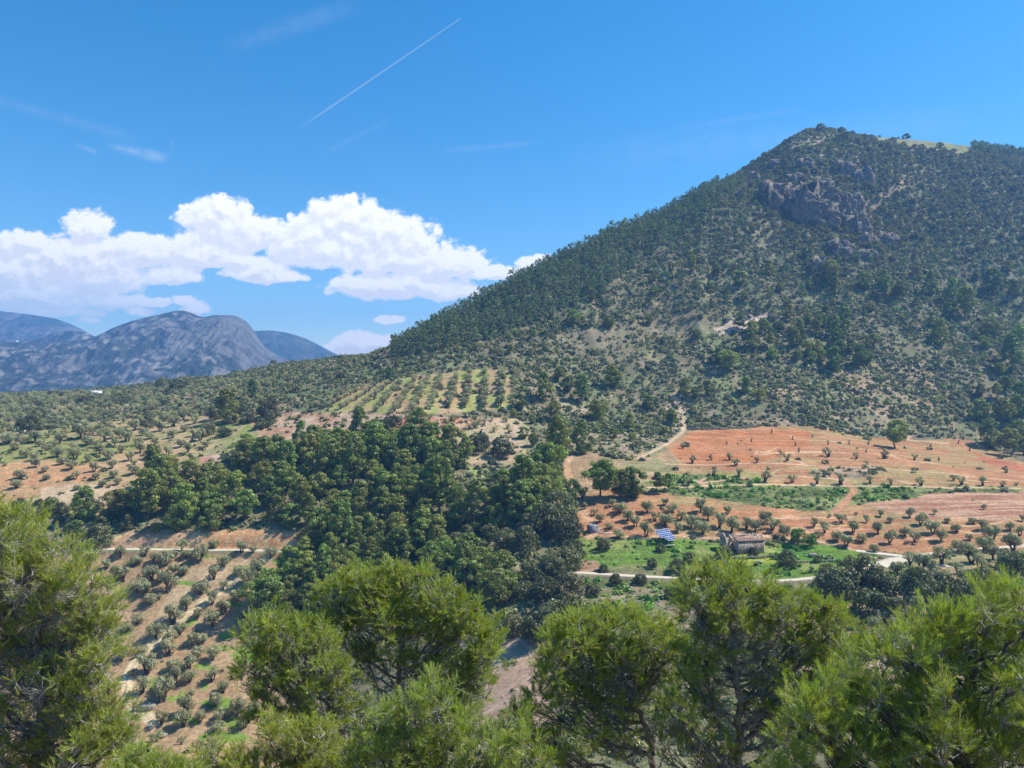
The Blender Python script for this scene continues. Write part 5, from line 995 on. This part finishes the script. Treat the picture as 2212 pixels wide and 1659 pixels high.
# ------------------------------------------------------------------ pump house with tank
M['conc'] = plain('grey_rendered_block', (.23, .23, .24), .9, .15, 1.5, .2); M['pale'] = plain('pale_concrete', (.66, .64, .58), .85, .12, 2, .15); M['white'] = plain('whitewash', (.78, .79, .80), .8, .06, 1, .05)
hx, hy, hz = at(1275, 1154); HA = math.radians(16)
hut = link('pump_house', None, None, (hx, hy, hz), (0, 0, HA), label='small grey block pump house with a flat pale roof', category='hut')
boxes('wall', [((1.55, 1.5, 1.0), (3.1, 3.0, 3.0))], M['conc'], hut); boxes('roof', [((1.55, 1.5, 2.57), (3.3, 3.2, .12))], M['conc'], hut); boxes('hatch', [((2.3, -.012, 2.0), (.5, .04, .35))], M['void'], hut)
boxes('pipe', [((3.25, .5, 1.1), (.1, .1, 2.6))], M['white'], hut)
tk = link('water_trough', None, None, (hx+3.3, hy+.2, hz-.1), (0, 0, math.radians(4)), label='low pale concrete water basin beside the pump house', category='basin')
boxes('wall', [((2.4, -.1, .25), (5.0, .22, .8)), ((2.4, 2.3, .25), (5.0, .22, .8)), ((0, 1.1, .25), (.22, 2.18, .8)), ((4.8, 1.1, .25), (.22, 2.18, .8))], M['pale'], tk)
mw, nbw, bw = surf('basin_water', .08, .5); bw.inputs['Base Color'].default_value = (.02, .05, .05, 1); M['wat'] = mw
boxes('water', [((2.4, 1.1, .3), (4.58, 2.18, .1))], M['wat'], tk)
gen = link('pump', None, None, (hx+4.6, hy+3.4, hz), (0, 0, .3), label='white pump with pipes behind the water basin, under an olive tree', category='pump')
boxes('body', [((0, 0, .55), (1.5, .8, .7)), ((-.2, 0, 1.0), (.7, .6, .3))], M['white'], gen); boxes('skid', [((0, 0, .1), (2.0, 1.0, .2))], M['void'], gen)
v, f = tube([(-.9, 0, .7), (-1.6, 0, .9), (-1.8, 0, .2)], [.09, .09, .09], 7); link('pipe', mkmesh('pipe', v, f, None, True, [M['white']]), gen)
# cover slabs under the panels
for u, v, lab in ((1448, 1181, 'pale slab on short legs under the solar panels'), (1464, 1186, 'flat white slab lying in the grass below the solar panels')):
    x, y, z = at(u, v); s_ = link('slab', None, None, (x, y, z), (0, 0, .3), label=lab, category='slab'); boxes('top', [((0, 0, .5 if u < 1450 else .1), (2.6 if u < 1450 else 1.9, 1.2, .12))], M['pale'], s_)
    if u < 1450: boxes('leg', [((-1.0, 0, .1), (.15, .15, .68))], M['pale'], s_); boxes('leg', [((1.0, 0, .1), (.15, .15, .68))], M['pale'], s_)
# ------------------------------------------------------------------ white houses
def house(u, v, w, h, d, rz, label, big=True):
    x, y, z = at(u, v); e = link('white_house', None, None, (x, y, z), (0, 0, rz), label=label, category='house')
    boxes('wall', [((0, d/2, h/2-.5), (w, d, h+1))], M['white'], e); boxes('roof', [((0, d/2, h+.12), (w+.5, d+.5, .22))], M['pale'], e)
    if big:
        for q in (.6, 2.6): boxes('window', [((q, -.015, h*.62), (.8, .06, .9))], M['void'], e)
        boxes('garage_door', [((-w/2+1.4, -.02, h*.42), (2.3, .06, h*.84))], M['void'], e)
house(202, 853, 8.2, 3.3, 6, .12, 'small white house with a dark garage door, alone on the left-hand ridge')
MX, MY = (36-UC)/F*2690, 2690.0
e = link('white_house', None, None, (MX, MY, (VC-738.5)/F*MY), label='tiny white farmhouse on the crest of the far mountain', category='house'); boxes('wall', [((0, 0, 0), (9.5, 6, 10))], M['white'], e); boxes('roof', [((0, 0, 5.3), (10.3, 6.8, .6))], M['pale'], e)
# posts in the clearing, marker by the junction, stumps on the red field
POS = [(1021.7,'first'),(1027.7,'second'),(1032.4,'third'),(1042.6,'fourth'),(1045.5,'fifth'),(1049,'sixth'),(1053.5,'seventh')]
for u, o_n in POS:
    x, y, z = at(u, 1010); b = Bag(); v, f = tube([(0, 0, -.3), (0, 0, .55), (0, 0, .9), (0, 0, 1.0)], [.28, .24, .12, .02], 8); link('marker_post', mkmesh('marker_post', v, f, None, False, [M['pale']]), None, (x, y, z), label=f'{o_n} short pale post from the left in the row at the woodland clearing', category='post', group='row of pale posts in the woodland clearing')
x, y, z = at(2020, 1196); mk = link('road_marker', None, None, (x, y-2, z), label='small white road marker with a dark top at the junction', category='marker'); boxes('post', [((0, 0, .4), (.35, .2, .9))], M['white'], mk); boxes('cap', [((0, 0, 1.1), (.42, .27, .5))], M['void'], mk)
def stump(seed):
    r = np.random.default_rng(seed); b = Bag(); b.add(*limb((0, 0, -.3), (r.normal()*.15, r.normal()*.1, 1.0), .34, .26, r, 6, 0, 7))
    for k in range(3): a = 2.1*k+r.uniform(0, 1); b.add(*limb((0, 0, .8), (math.cos(a)*.5, math.sin(a)*.4, 1.5+r.uniform(0, .6)), .17, .07, r, 4, 0, 6))
    return mkmesh('tree_stump', *b.arrays()[:2], None, True, [M['obark']])
ST_ = [stump(i) for i in range(4)]
SP = sorted([(110,270),(285,250),(575,235),(595,280),(620,325),(718,220),(825,270),(975,270),(1097,325),(1115,270),(1550,295),(1610,385),(1830,315),(1750,265),(430,190)], key=lambda q: q[0])
for i, (a, b_) in enumerate(SP):
    x, y, z = at((2800+a/1.7955)/1.8228, (1600+b_/1.7955)/1.8228); link('tree_stump', ST_[i % 4], None, (x, y, z), (0, 0, i*1.7), (1.1, 1.1, 1.0+.1*(i % 3)), label=f'dark cut olive stump, {ORD[i]} from the left on the upper red field', category='stump', group='cut olive stumps on the red field')
# ------------------------------------------------------------------ haze: one closed box of thin air
hb = [(-5200, -120, -420), (2600, 4950, 470)]
(x0, y0, z0), (x1, y1, z1) = hb
v8 = np.array([(x0,y0,z0),(x1,y0,z0),(x1,y1,z0),(x0,y1,z0),(x0,y0,z1),(x1,y0,z1),(x1,y1,z1),(x0,y1,z1)], float)
hm = bpy.data.materials.new('thin_haze'); hm.use_nodes = True; hm.node_tree.nodes.clear(); nb = NB(hm.node_tree)
pv = nb.new('ShaderNodeVolumePrincipled'); pv.inputs['Color'].default_value = (.20, .48, 1.0, 1); pv.inputs['Density'].default_value = 2.15e-4; pv.inputs['Anisotropy'].default_value = .15
o_ = nb.new('ShaderNodeOutputMaterial'); nb.l.new(pv.outputs[0], o_.inputs['Volume'])
link('haze', mkmesh('haze', v8, np.array([(0,3,2,1),(4,5,6,7),(0,1,5,4),(1,2,6,5),(2,3,7,6),(3,0,4,7)]), None, False, [hm]), kind='stuff', label='thin blue haze in the air of the valley')
